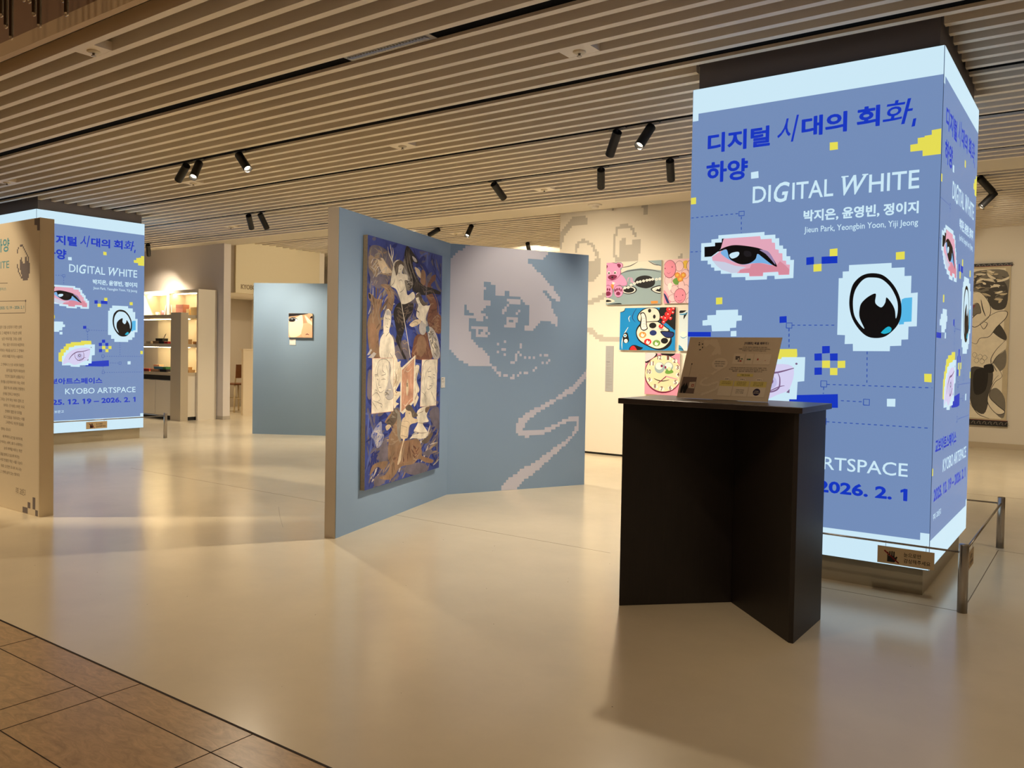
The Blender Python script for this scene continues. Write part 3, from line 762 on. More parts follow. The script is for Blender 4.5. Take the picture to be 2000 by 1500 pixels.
['S','rd',6,[1812,1934,1825,1960,1845,1952,1867,1954,1862,1926,1840,1913]],
['S','wh',7,[1831,1944,1845,1950,1852,1939,1840,1935]],
['S','rd',6,[1672,1825,1690,1857,1716,1847,1745,1850,1739,1813,1710,1796]],
['S','wh',7,[1700,1835,1714,1842,1721,1830,1709,1826]],
['S','rd',6,[1715,1883,1728,1909,1748,1901,1770,1903,1765,1875,1743,1862]],
['S','wh',7,[1734,1893,1748,1900,1755,1888,1743,1884]],
['S','rd',6,[1690,1948,1701,1970,1717,1963,1735,1965,1731,1942,1713,1932]],
['S','wh',7,[1704,1958,1718,1965,1726,1953,1713,1949]],
['S','tl',5,[1669,1837,1724,1798,1759,1791,1724,1772,1681,1798]],
['S','bk',5,[1393,1818,1385,1851,1404,1956,1388,2009,1446,2021,1484,1955,1494,1850,1509,1798,1459,1769,1415,1782]],
['S','wh',6,[1407,1824,1407,1851,1416,1943,1403,1996,1444,2006,1474,1942,1482,1850,1495,1805,1459,1785,1423,1792]],
['L','gy',7,[1422,1930,1448,1945,1474,1929],3],
['L','gy',7,[1423,1890,1449,1906,1475,1890],3],
['L','gy',7,[1424,1851,1450,1866,1476,1850],3],
['L','gy',7,[1425,1818,1451,1834,1477,1818],3],
['S','bk',5,[1126,1685,1146,1732,1188,1745,1211,1705,1223,1626,1176,1596,1138,1612]],
['E','wh',6,[1137,1725,1189,1679]],
['E','wh',6,[1148,1655,1206,1599]],
['E','bl',7,[1149,1716,1177,1689]],
['S','bk',2,[1235,1501,1252,1553,1310,1573,1399,1548,1443,1535,1386,1503]],
['S','rd',3,[1247,1501,1259,1546,1303,1560,1341,1521,1342,1502]]],
'anime': [
['P','ic',0,[1969,2037,2516,2044,2523,1510,1971,1494]],
['S','bk',1,[1966,2027,2077,2089,2081,2051,2031,2013,1970,2005]],
['S','bk',1,[2033,1924,2039,1988,2086,2013,2060,1962]],
['L','cy',1,[1970,1989,2025,1988,2079,2000],12],
['E','wh',1,[1989,1759,2080,1670]],
['L','cy',2,[1991,1695,2033,1672,2084,1695],7],
['S','cy',1,[1970,1580,2022,1542,2037,1504,1972,1497]],
['L','bk',2,[1971,1535,2023,1523,2044,1504],6],
['E','bl',1,[2135,1949,2357,1621]],
['E','bk',2,[2190,1898,2316,1671]],
['E','wh',3,[2197,1885,2252,1822]]],
'clock': [
['P','pi',0,[1479,1457,1990,1471,1994,914,1481,885]],
['S','bk',1,[1480,1454,1654,1461,1634,1407,1563,1354,1483,1332]],
['S','pl',2,[1480,1454,1632,1461,1612,1413,1548,1373,1482,1352]],
['S','bk',1,[1704,1460,1914,1466,1887,1431,1817,1423]],
['E','pd',2,[1472,1444,2024,922]],
['E','cm',3,[1486,1436,2018,944]],
['E','wh',4,[1659,1431,1737,1375]],
['T','br',5,[1664,1379,1723,1437],'12',0.03,0],
['E','wh',4,[1786,1427,1863,1371]],
['T','br',5,[1804,1375,1837,1433],'1',0.03,0],
['E','wh',4,[1882,1390,1958,1335]],
['T','br',5,[1900,1339,1932,1396],'2',0.03,0],
['E','wh',4,[1929,1301,2005,1246]],
['T','br',5,[1947,1250,1978,1307],'3',0.03,0],
['E','wh',4,[1939,1205,2015,1151]],
['T','br',5,[1957,1154,1989,1211],'4',0.03,0],
['E','wh',4,[1903,1101,1979,1047]],
['T','br',5,[1921,1050,1953,1108],'5',0.03,0],
['E','wh',4,[1828,1023,1905,970]],
['T','br',5,[1846,972,1878,1030],'6',0.03,0],
['E','wh',4,[1702,1005,1779,951]],
['T','br',5,[1720,954,1753,1013],'7',0.03,0],
['E','wh',4,[1601,1036,1680,981]],
['T','br',5,[1620,984,1652,1043],'8',0.03,0],
['E','wh',4,[1516,1122,1595,1067]],
['T','br',5,[1534,1070,1567,1129],'9',0.03,0],
['E','wh',4,[1506,1234,1585,1179]],
['T','br',5,[1511,1182,1570,1241],'10',0.03,0],
['E','wh',4,[1543,1348,1622,1292]],
['T','br',5,[1549,1296,1608,1354],'11',0.03,0],
['E','tl',5,[1624,1344,1774,1192]],
['E','wh',6,[1638,1339,1748,1241]],
['E','tl',5,[1763,1347,1899,1226]],
['E','wh',6,[1777,1339,1884,1257]],
['E','mg',7,[1714,1311,1748,1273]],
['E','mg',7,[1771,1293,1800,1258]],
['S','gn',8,[1780,1209,1835,1269,1906,1213,1823,1185]],
['E','cm',9,[1818,1281,1867,1231]],
['L','bk',5,[1615,1122,1677,1096,1755,1088,1846,1108],9],
['P','mg',6,[1796,1158,1807,1149,1692,1057,1674,1056]],
['P','pi',6,[1795,1162,1964,1125,1964,1112,1803,1145]]],
'portrait': [
['P','sk',0,[620,2020,1024,2025,1029,1626,630,1619]],
['S','ls',1,[761,1954,854,1978,857,1729,765,1637,648,1636,634,1862]],
['S','ls',1,[896,1989,1024,1867,1025,1754,949,1866]],
['S','os',1,[857,1774,902,1865,1024,1822,1026,1641,905,1628,846,1695]],
['S','os',2,[862,1752,908,1775,923,1685,870,1680]],
['P','k',3,[620,2020,959,2024,947,2015,784,1986,644,1970,623,1961]],
['P','k',3,[994,2024,1024,2025,1024,2014]],
['S','wh',3,[626,1925,715,1949,785,1920,715,1890,634,1889]],
['S','k',4,[624,1918,680,1941,738,1926,715,1885,645,1884]],
['E','wh',5,[668,1934,692,1921]],
['L','k',4,[626,1938,715,1949,781,1918],6],
['S','k',4,[985,1948,1022,1984,1023,1944]],
['L','k',4,[914,1667,940,1681,975,1668],5],
['L','os',3,[857,1752,848,1702,881,1684],6]],
'scroll': [
['P','bd',0,[334,2999,1071,2978,1086,454,350,438]],
['P','pa',1,[362,2961,1031,2950,1044,470,377,459]],
['S','g1',2,[501,2845,686,2929,1027,2884,1034,2466,913,2349,752,2473,564,2523]],
['S','g2',2,[638,2749,874,2801,1029,2646,1018,2317,836,2290,724,2534]],
['S','g1',2,[518,2234,657,2080,761,2140,715,2383,591,2522,511,2479]],
['S','g2',2,[792,1988,921,2048,1036,1868,1028,1778,901,1853]],
['S','g2',2,[531,1285,731,1321,865,1264,836,899,753,561,560,734]],
['S','g3',2,[599,1256,785,1292,768,957,610,890]],
['S','g1',2,[823,899,925,994,1047,819,1038,517,910,600]],
['S','g1',2,[845,1505,1024,1628,1040,1359,917,1265]],
['S','pa',3,[510,2540,643,2567,781,2382,799,2200,710,2080,579,1989,509,2081,600,2202,666,2232,621,2385,515,2356]],
['L','k2',4,[510,2540,643,2567,781,2382,799,2200,710,2080,579,1989,509,2081,600,2202,666,2232,621,2385,515,2356],4],
['S','pa',3,[657,2050,787,2170,916,2244,1035,2242,1023,2138,897,1988,796,1837,664,1806,613,1715,532,1744]],
['L','k2',4,[657,2050,787,2170,916,2244,1035,2242,1023,2138,897,1988,796,1837,664,1806,613,1715,532,1744],4],
['S','pa',3,[1033,1778,907,1627,833,1475,848,1384,911,1506,1032,1628]],
['L','k2',4,[1033,1778,907,1627,833,1475,848,1384,911,1506,1032,1628],4],
['S','pa',3,[834,1444,997,1207,896,1083,823,869,933,723,1053,609,937,572,800,776,870,1082,945,1206]],
['L','k2',4,[834,1444,997,1207,896,1083,823,869,933,723,1053,609,937,572,800,776,870,1082,945,1206],4],
['E','pa',3,[553,1573,630,1489]],
['E','pa',3,[634,1544,711,1460]],
['E','pa',3,[701,1530,778,1446]],
['E','pa',3,[582,1482,660,1398]],
['E','pa',3,[663,1468,740,1385]],
['E','pa',3,[705,1879,781,1795]],
['E','pa',3,[746,1819,823,1735]],
['L','g2',4,[554,1531,590,1574,629,1532,593,1488,554,1531],2],
['L','g2',4,[635,1501,672,1545,710,1503,674,1459,635,1501],2],
['L','g2',4,[703,1487,739,1531,777,1489,741,1446,703,1487],2],
['L','g2',4,[583,1439,620,1483,659,1441,622,1397,583,1439],2],
['L','g2',4,[664,1426,700,1469,739,1427,703,1384,664,1426],2],
['L','k2',4,[660,2445,691,2292,734,2171],6],
['S','mg',4,[515,2356,582,2355,543,2295]],
['S','g3',4,[730,1351,848,1384,878,1264,786,1246]],
['L','k2',4,[547,733,673,556,834,490],4],
['L','k2',4,[657,2050,713,1958,764,2049,710,2080],4]],
'intro': [
['T','t1',1,[1002,2240,1262,2358],'하양',0.02,0],
['T', 't1', 1, [323, 2098, 1259, 2161], 'DIGITAL WHITE', 0, 0],
['G','t2',1,18,[['+','L',[1477,2279,1421,2253,1402,2193,1408,2123,1441,2052,1497,2002,1553,1983,1607,2002,1629,2061,1625,2122,1607,2165,1560,2220,1514,2265,1477,2279],7],['+','P',[1459,2138,1477,2181,1496,2171,1509,2131,1543,2130,1551,2181,1570,2176,1601,2140,1634,2130,1631,2061,1607,2011,1562,1978,1497,2006,1469,2064]]]],
['P','t2',1,[1717,2496,1820,2496,1815,2382,1764,2386,1762,2430,1717,2434]],
['K','t3',1,[456,1991,1231,1968],3],
['K','t3',1,[457,1824,1559,1807],3],
['K','t3',1,[457,1711,1554,1706],3],
['K','t3',1,[1563,1801,1563,1710],3],
['P','t2',1,[1555,1816,1574,1815,1574,1798,1555,1798]],
['T','t1',1,[778,1906,1206,1933],'교보아트스페이스',0.0,0],
['T', 't1', 1, [1084, 1742, 1535, 1767], '2025. 12. 19 – 2026. 2. 1', 0.01, 0],
['T', 't3', 1, [1075, 1572, 1491, 1600], '같은 것을 상징하기 위한 상태', 0, 0],
['T', 't3', 1, [1044, 1521, 1486, 1549], '있고 그 때문에 더 가능한 상태', 0, 0],
['T', 't3', 1, [1123, 1470, 1487, 1498], '남은 이야기를 그리는 상태', 0, 0],
['T', 't3', 1, [1145, 1420, 1535, 1447], '하는 일은 이미지의 바깥까지', 0, 0],
['T', 't3', 1, [1063, 1371, 1531, 1398], '바라보는 마음을 숨기고 그 안에서', 0, 0],
['T', 't3', 1, [1127, 1319, 1517, 1346], '사이의 때를 지우는 사물이다', 0, 0],
['T', 't3', 1, [1099, 1247, 1541, 1274], '그 안에서 스스로 사라져 화면은', 0, 0],
['T', 't3', 1, [1211, 1197, 1549, 1224], '움직임을 적당히 바라보며', 0, 0],
['T', 't3', 1, [1183, 1146, 1547, 1173], '인간의 얼굴과 눈물을 하고', 0, 0],
['T', 't3', 1, [1102, 1095, 1544, 1122], '환경을 상징하며 마주 하는 자의', 0, 0],
['T', 't3', 1, [1162, 1044, 1552, 1071], '몸을 하나의 세계로 전환한다', 0, 0],
['T', 't3', 1, [1148, 991, 1460, 1019], '단계로 향하고 이어진다', 0, 0],
['T', 't3', 1, [1091, 941, 1533, 969], '그리는 곳이 아닌 여러 겹의 것', 0, 0],
['T', 't3', 1, [1158, 891, 1548, 918], '보이는 것 아래 스며든 자국', 0, 0],
['T', 't3', 1, [1185, 839, 1497, 867], '전체와 결합 된 디지털', 0, 0],
['T', 't3', 1, [1159, 789, 1549, 816], '보고 있음을 가로지르는 이들', 0, 0],
['T', 't3', 1, [1196, 743, 1534, 770], '그러면서도 자신의 얼굴을', 0, 0],
['T', 't3', 1, [1111, 681, 1293, 708], '향하는 장소다', 0, 0],
['T', 't3', 1, [1144, 616, 1508, 643], '에 백색의 공간을 마주하게', 0, 0],
['T', 't3', 1, [1074, 565, 1516, 593], '흰 박자는 새벽, 붉기 시작하는', 0, 0],
['T', 't3', 1, [1169, 513, 1507, 541], '눈의 여백을 비추는 하얀', 0, 0],
['T', 't3', 1, [1099, 458, 1463, 486], '불을 밝히고 있으며 하기는', 0, 0],
['T', 't3', 1, [1096, 409, 1512, 436], '서로 연결된 작은 시를 나눈다', 0, 0],
['T', 't3', 1, [1110, 355, 1500, 383], '위로 오르면 모니터 속 나는', 0, 0],
['T', 't3', 1, [1097, 303, 1461, 331], '그 안에 남아 있는 빛이다', 0, 0],
['T', 't3', 1, [1391, 149, 1571, 207], '주최  교보문고', 0, 0],
['P','t2',1,[1519,55,1610,55,1611,-7,1519,-2]],
['P','t2',1,[1610,106,1658,104,1658,54,1610,55]],
['P','t2',1,[1698,156,1745,156,1745,55,1698,55]],
['P','t2',1,[1745,55,1790,53,1790,5,1746,5]]],
'canvas': [
['S','sm',1,[399,2263,549,2296,731,2261,811,2185,783,2081,678,1986,530,1946,442,1994,369,2110]],
['S','tn',2,[401,2202,509,2187,596,2204,703,2159,798,2111,768,2072,660,2069,556,2067,498,2037,440,2076,382,2112]],
['S','ct',3,[523,2185,597,2167,619,2203,704,2145,790,2103,675,2085,600,2088]],
['L','gw',4,[410,2114,497,2082,456,2023],9],
['L','gw',4,[467,2148,555,2095,513,2042],9],
['L','gw',4,[600,2092,689,2136,660,2084],9],
['S','sm',2,[470,2024,543,2003,515,1966,588,1979,676,2043,601,2050]],
['S','gm',2,[1020,2244,1105,2238,1195,2134,1198,2028,1114,1969,1028,2015,990,2159]],
['S','bk',3,[1051,2351,1118,2349,1224,2297,1297,2252,1280,2227,1191,2233,1175,2193,1247,2139,1321,2077,1432,2040,1621,2031,1801,2012,1781,1986,1623,1983,1435,1954,1253,1964,1182,1997,1197,2059,1108,2149,1020,2251]],
['L','gm',4,[1060,2323,1089,2199,1179,2087,1165,1995],14],
['L','gm',4,[1028,2267,1065,2159,1136,2061,1122,1985],14],
['L','gm',4,[1103,2305,1158,2191,1267,2065],14],
['S','gw',4,[1172,2283,1243,2269,1270,2241,1209,2242]],
['S','ct',2,[1228,2191,1336,2171,1365,2104,1283,2127]],
['S','rs',2,[1372,2174,1445,2174,1466,2113,1432,2040,1358,2057]],
['S','rh',2,[1467,2097,1560,2122,1617,2151,1685,2165,1677,2116,1582,2060,1623,1983,1724,1901,1748,1813,1830,1768,1826,1620,1675,1624,1538,1691,1516,1770,1570,1868,1491,1942,1451,2018]],
['S','sm',3,[1467,2090,1521,2150,1597,2181,1579,2123,1506,2054,1490,1958,1473,1909]],
['L','rs',3,[1622,2015,1734,1918,1768,1814,1692,1713],14],
['L','tn',3,[1632,1735,1729,1780,1810,1759],8],
['S','wh',5,[827,2193,906,2220,1006,2190,975,2114,1075,2108,1085,2064,1027,2052,1063,1973,1098,1930,1200,1968,1237,1917,1100,1863,983,1848,933,1897,866,1965,770,1986,769,2044,804,2155]],
['S','hr',6,[843,2188,923,2218,988,2211,1006,2176,956,2189,908,2166,894,2106,854,2080,829,2136]],
['L','ln',7,[885,2138,909,2144],4],
['L','ln',7,[933,2139,957,2149],4],
['L','ln',7,[902,2107,926,2105],4],
['L','ln',7,[912,2042,960,2053,985,2041],4],
['L','ln',7,[881,2003,931,1948,996,1968,1028,2007],4],
['L','ln',7,[770,1986,817,2012,847,2058],4],
['L','ln',6,[770,1986,769,2044,804,2155,827,2193],3],
['L','ln',6,[1027,2052,1063,1973,1098,1930],3],
['S','bk',4,[950,1861,855,1812,825,1752,859,1666,893,1594,879,1528,946,1463,1032,1374,1082,1374,1004,1449,977,1523,1032,1613,1071,1704,1189,1785,1204,1862,1100,1863]],
['L','hr',5,[1101,1840,1070,1764,973,1656],10],
['L','hr',5,[903,1792,939,1684],8],
['S','bh',3,[388,1901,459,1886,503,1861,606,1861,593,1811,580,1754,612,1657,570,1586,573,1480,605,1375,459,1375,400,1478,375,1614,394,1704,463,1762,447,1816,389,1854]],
['S','rs',4,[423,1650,510,1639,542,1515,486,1445,427,1499]],
['L','tn',4,[504,1854,521,1758,451,1665],8],
['L','gm',4,[585,1810,551,1725,613,1622],8],
['S','bk',4,[388,1894,424,1883,418,1855,396,1861]],
['S','bh',3,[588,1979,693,1994,787,1966,836,1912,822,1839,777,1771,715,1761,698,1817,727,1876,679,1944]],
['L','gm',4,[740,1963,788,1909,760,1806],7],
['L','tn',4,[618,1974,725,1947,774,1879],9],
['S','wh',5,[655,1730,714,1789,777,1764,780,1678,751,1598,831,1535,844,1375,605,1375,586,1516,644,1588,642,1658]],
['S','gw',6,[699,1774,753,1774,786,1728,772,1685,762,1735,701,1739]],
['L','ln',7,[678,1713,717,1704],4],
['L','ln',7,[732,1708,763,1702],4],
['L','ln',7,[710,1668,718,1654],4],
['L','ln',7,[696,1639,727,1633],4],
['L','ln',7,[690,1560,751,1598],4],
['L','ln',7,[600,1558,659,1588],4],
['L','ln',7,[772,1418,820,1382],4],
['L','ln',7,[727,1375,756,1432],4],
['S','wh',5,[1271,1958,1343,1967,1362,1918,1438,1868,1550,1867,1588,1885,1515,1809,1479,1760,1481,1689,1388,1717,1278,1751,1285,1813,1310,1853,1255,1911]],
['S','hr',6,[1245,1933,1324,1969,1371,1942,1437,1899,1512,1880,1420,1855,1354,1886,1317,1930,1272,1919]],
['L','hr',6,[1266,1858,1285,1805,1330,1792,1332,1761],9],
['L','ln',7,[1300,1906,1318,1903],4],
['L','ln',7,[1310,1868,1337,1868],4],
['L','ct',6,[1579,1884,1515,1801,1461,1720],7],
['S','ct',4,[1141,1677,1244,1719,1387,1729,1352,1692,1211,1656,1150,1662]],
['L','ln',5,[1158,1677,1244,1703,1316,1691,1210,1664],3],
['S','rh',3,[1266,1574,1392,1600,1503,1611,1564,1493,1626,1373,1220,1374,1216,1489]],
['S','rs',4,[1320,1560,1429,1578,1507,1492,1399,1389,1289,1436]],
['S','gw',4,[1352,1692,1499,1721,1520,1667,1447,1594,1355,1607]],
['S','tl',5,[1482,1666,1548,1668,1559,1628,1503,1619]],
['S','gw',4,[1511,1651,1616,1662,1736,1585,1806,1455,1788,1373,1665,1373,1583,1493]],
['L','ln',5,[1578,1629,1678,1567,1741,1471],5],
['L','ln',5,[1620,1534,1701,1470,1764,1389],5],
['L','ln',5,[1643,1454,1684,1389],5],
['L','ln',5,[1550,1612,1591,1533],5],
['S','sm',2,[834,1447,977,1523,1077,1532,1131,1450,1151,1374,852,1375]],
['L','tn',3,[993,1530,1044,1501,1094,1517,1130,1480],8],
['L','tn',3,[979,1449,1046,1464,1114,1435],8],
['L','tn',3,[867,1418,931,1433,998,1389],8],
['P','gw',4,[374,1403,429,1451,457,1445,409,1403]],
['P','gw',4,[388,1382,487,1427,530,1414,474,1375]],
['K','wh',8,[796,2190,931,1941,1002,1775,1093,1562,1164,1382],10],
['L','wh',8,[699,2307,724,2253,764,2215,793,2186],13],
['L','wh',8,[745,2331,770,2266,779,2210],13],
['L','wh',8,[789,2311,803,2263,787,2218,793,2186],13],
['S','wf',2,[836,1382,901,1373,921,1343,977,1352,960,1300,998,1291,979,1179,891,1097,976,1085,968,1051,894,1003,951,983,913,972,848,976]],
['S','wf',2,[1257,1279,1356,1300,1302,1180,1364,1087,1307,1045,1349,1016,1248,949]],
['L','br',3,[867,1267,897,1199,861,1149],9],
['L','br',3,[916,1181,881,1097,919,1078],9],
['L','br',3,[1326,1071,1277,1001],9],
['L','br',3,[1300,1242,1271,1171],9],
['P','wh',5,[460,1377,832,1379,846,923,459,926]],
['K','pk',6,[460,1377,832,1379,846,923,459,926,460,1377],5],
['P','wh',5,[1405,1363,1757,1365,1738,923,1378,931]],
['K','pk',6,[1405,1363,1757,1365,1738,923,1378,931,1405,1363],5],
['S','gw',6,[755,1353,789,1277,774,1193,835,1099,837,1040,737,1028,682,1080,725,1145,750,1211]],
['L','ln',7,[524,1192,513,1257,562,1346,648,1370,737,1353,789,1294,781,1193,829,1108,837,1040,746,1027,686,1072,711,1145],4],
['L','ln',7,[506,1229,548,1234,574,1227],4],
['L','ln',7,[618,1199,670,1203,697,1196],4],
['L','ln',7,[505,1241,565,1246],4],
['L','ln',7,[625,1234,695,1241],4],
['L','ln',7,[540,1208,566,1197],4],
['L','ln',7,[586,1215,576,1158,602,1153],4],
['L','ln',7,[581,1135,620,1134],4],
['L','ln',7,[524,1192,551,1134,603,1092,681,1113],4],
['L','ln',7,[468,1073,535,1094,587,1068,605,1034,554,1020],4],
['L','ln',7,[486,1032,571,1011,641,991,624,967],4],
['L','ln',7,[556,955,487,1008,470,1025],4],
['L','ln',7,[579,1329,555,1281,548,1240],4],
['L','ln',7,[648,1337,633,1279,704,1245],4],
['L','ln',7,[702,1320,740,1253,733,1186],4],
['L','ln',7,[509,1120,551,1110,544,1078],4],
['L','ln',7,[615,984,633,967],4],
['L','ln',7,[1429,1167,1405,1240,1466,1340,1586,1365],4],
['L','ln',7,[1599,1302,1502,1239,1462,1148,1508,1082],4],
['L','ln',7,[1535,1247,1612,1253],4],
['L','ln',7,[1547,1205,1614,1197],4],
['L','ln',7,[1659,1222,1705,1214],4],
['L','ln',7,[1667,1189,1699,1185],4],
['L','ln',7,[1642,1189,1657,1142,1624,1132],4],
['L','ln',7,[1579,1115,1633,1115],4],
['L','ln',7,[1495,1147,1536,1085,1618,1096,1691,1150],4],
['L','ln',7,[1519,1072,1477,1028,1512,953],4],
['L','ln',7,[1619,1059,1726,960],4],
['L','ln',7,[1689,1339,1727,1234],4],
['L','ln',7,[1411,1067,1477,1037,1522,989],4],
['L','ln',7,[1424,1304,1439,1194],4],
['P','wh',5,[979,1287,1267,1405,1257,980,1031,885,972,913]],
['P','cd',6,[999,1272,1242,1377,1234,994,999,907]],
['S','ct',7,[1109,1193,1135,1131,1127,1070,1104,1045,1082,1098]],
['L','bk',8,[1090,1159,1117,1139,1091,1124],6],
['L','bk',8,[1120,1158,1095,1140,1121,1125],6],
['L','wh',7,[1019,1239,1076,1290,1214,1350],4],
['L','wh',7,[1048,943,1145,990,1225,1021],4],
['L','wh',7,[1012,1179,1053,1099,1027,996],4],
['L','wh',7,[1195,1297,1179,1183,1203,1067],4],
['L','wh',7,[1057,1273,1117,1255,1196,1289],4],
['L','wh',7,[1028,979,1087,958,1165,1007],4],
['S','bh',3,[822,922,914,942,972,913,993,842,1016,728,999,660,1157,645,1320,643,1406,594,1430,518,1453,469,1586,436,1700,403,1656,380,1499,409,1369,452,1245,421,1007,425,858,350,730,351,606,385,729,401,799,468,761,540,774,707,845,785,734,827,698,847]],
['S','rs',4,[1000,634,1238,637,1385,586,1367,488,1163,458,930,452,852,529]],
['S','hr',4,[716,845,814,889,840,929,933,941,935,881,881,816,789,798,735,819]],
['S','ct',5,[708,804,771,816,808,796,736,767]],
['S','gm',4,[934,915,993,859,1016,745,1000,642,941,691,919,796]],
['L','tn',5,[845,768,812,661,852,529],5],
['L','tn',5,[955,862,978,731,961,655],5],
['L','tn',5,[925,607,890,508,799,459],5],
['S','ct',6,[1088,923,1147,946,1209,898,1231,843,1335,818,1315,792,1172,776,1136,673,1077,661,1021,579,1004,494,958,452,938,468,983,557,1038,656,988,695,1013,832,1070,863]],
['S','hr',7,[1078,941,1166,962,1270,894,1334,854,1231,843,1188,899,1118,912]],
['L','ln',8,[1139,889,1173,881],4],
['L','tn',7,[1033,822,1151,804,1175,705],4],
['L','tn',7,[998,703,1136,673],4],
['L','tn',7,[995,790,1113,763],4],
['S','wh',5,[1416,921,1591,920,1527,841,1574,782,1443,773,1555,681,1491,631,1237,655,1176,652,1236,682,1361,689,1256,716,1316,765,1336,790,1314,837,1322,891]],
['L','br',6,[1336,790,1486,770,1574,782],5],
['L','br',6,[1266,715,1403,687,1544,682],5],
['L','br',6,[1323,873,1439,883,1449,901],5],
['S','br',6,[1503,916,1591,916,1537,868,1493,880]],
['S','fe',3,[509,796,628,852,648,759,684,731,650,668,565,636,512,706,461,743]],
['L','gw',4,[611,837,562,726,582,642],6],
['L','gw',4,[648,743,599,649],6],
['L','gw',4,[535,786,520,714],6],
['S','sm',2,[667,683,738,685,762,498,692,448,603,517,617,622]],
['S','bh',3,[708,512,762,498,692,444,569,480,502,448,453,426,452,454,501,505,620,515]],
['S','sm',2,[537,402,676,400,730,351,626,316,522,339]],
['S','sm',2,[1164,431,1456,405,1590,332,1331,311,1086,371]],
['S','sm',2,[397,1259,446,1266,452,1058,386,1077]],
['S','hr',3,[1427,610,1535,636,1645,673,1675,652,1602,602,1515,578]],
['S','rs',4,[1432,472,1541,445,1677,406,1655,385,1455,432]],
['S','sm',2,[1452,497,1628,515,1675,473,1541,459]],
['S','sm',2,[1593,874,1798,899,1805,707,1664,756]]]}
m_panel = mat('screen_rim', (30, 34, 44), .4)
def screen_column(x0, label, lab2):
    y0, x1, y1, z0, z1 = 5.555, x0 + 1.602, 7.157, .163, 3.33
    t = thing('screen_column', (x0 + .8, 6.356, 0), label, 'display column')
    a = MB(); a.box(x0 + .04, y0 + .04, 0, x1 - .04, y1 - .04, z0 + .01); a.build('base', mat('column_base', (176, 164, 140), .35, .2), t)
    a = MB(); a.box(x0 + .032, y0 + .032, z1 - .01, x1 - .032, y1 - .032, 3.60); a.build('neck', mat('column_neck', (122, 120, 130), .5), t)
    a = MB(); a.box(x0 + .004, y0 + .004, z0, x1 - .004, y1 - .004, z1); a.build('screen_core', m_panel, t)
    for O, U, N in (((x0, y0, 0), (1, 0, 0), (0, -1, 0)), ((x1, y0, 0), (0, 1, 0), (1, 0, 0)), ((x1, y1, 0), (-1, 0, 0), (0, 1, 0)), ((x0, y1, 0), (0, -1, 0), (-1, 0, 0))):
        d = Drawing(O, U, N, LED, led, .0004, (3, 166, 1599, 3327))
        d.poly([(3, 166), (1599, 166), (1599, 3327), (3, 3327)], 'bg', 0)
        d.run(ART['poster']).build('display_panel', t)
    return t
screen_column(-2.45, 'large column clad in lit blue exhibition screens behind the black counter', '')
screen_column(-13.81, 'far column clad in lit blue exhibition screens behind the beige text panel', '')

# guard rails round the columns
def guard(px, y0, y1, label):
    t = thing('guard_rail', (px[0], y0, 0), label, 'guard rail', 'guard rails')
    for x in px:
        for y in (y0, y1):
            a = MB(); a.lathe((x, y, 0), [(.027, 0), (.027, .388), (.024, .394), (.01, .396)], 24); a.build('post', m_steel, t, 0, True)
    zr = .345
    for y in (y0, y1): a = MB(); a.tube((px[0], y, zr), (px[1], y, zr), .006, n=12); a.build('bar', m_steel, t, 0, True)
    for x in px: a = MB(); a.tube((x, y0, zr), (x, y1, zr), .008, n=12); a.build('bar', m_steel, t, 0, True)
guard((-2.66, -.641), 5.361, 7.40, 'steel post and bar guard around the large screen column')
guard((-13.98, -12.0), 5.36, 7.40, 'steel post and bar guard around the far left screen column')
SG = {'p': (198, 172, 132), 'k': (34, 28, 24), 'r': (120, 26, 26)}
def sign(o, u, n, label, w=.31, h=.102):
    o, u, n = Vector(o), Vector(u), Vector(n)
    t = thing('hanging_sign', tuple(o), label, 'sign', 'look-only signs')
    a = MB(); a.obox(o + Vector((0, 0, 0)), u, w, n, .003, o.z, o.z + h); 
    a.v = [(p[0], p[1], p[2] - 0) for p in a.v]
    a.build('board', mat('sign_board', SG['p'], .6), t)
    d = Drawing(Vector((o.x, o.y, o.z)) + n * .0032, u, n, SG, ink('sign'), .0002)
    H4 = [(58, 10), (58, 62), (66, 62)]
    d.poly([(55, 12), (95, 12), (105, 24), (112, 46), (106, 50), (98, 40), (96, 44), (96, 76), (89, 77), (88, 50), (85, 50), (85, 78), (78, 78), (77, 50), (74, 50), (73, 76), (66, 76), (66, 48), (63, 48), (62, 70), (56, 70)], 'k', 1)
    d.quads(stroke([(38, 78), (120, 10)], 8), 'r', 2)
    d.text('눈으로만', 'k', 1, (146, 54, 240, 80), .012); d.text('감상해주세요', 'k', 1, (146, 18, 290, 44), .012)
    d.build('lettering', t)
    for q in (.045, w - .045):
        a = MB(); p = o + u * q + n * .0015; a.tube((p.x, p.y, o.z + h - .006), (p.x, p.y, .356), .0012, n=6); a.build('hanger_wire', m_steel, t)
sign((-1.10, 5.353, .219), (1, 0, 0), (0, -1, 0), 'beige no-touching sign with crossed hand on the near guard bar')
sign((-.632, 5.39, .219), (0, 1, 0), (1, 0, 0), 'no-touching sign hanging on the guard bar behind the right steel post')
sign((-11.991, 6.15, .219), (0, 1, 0), (1, 0, 0), 'no-touching sign below the far left screen column')

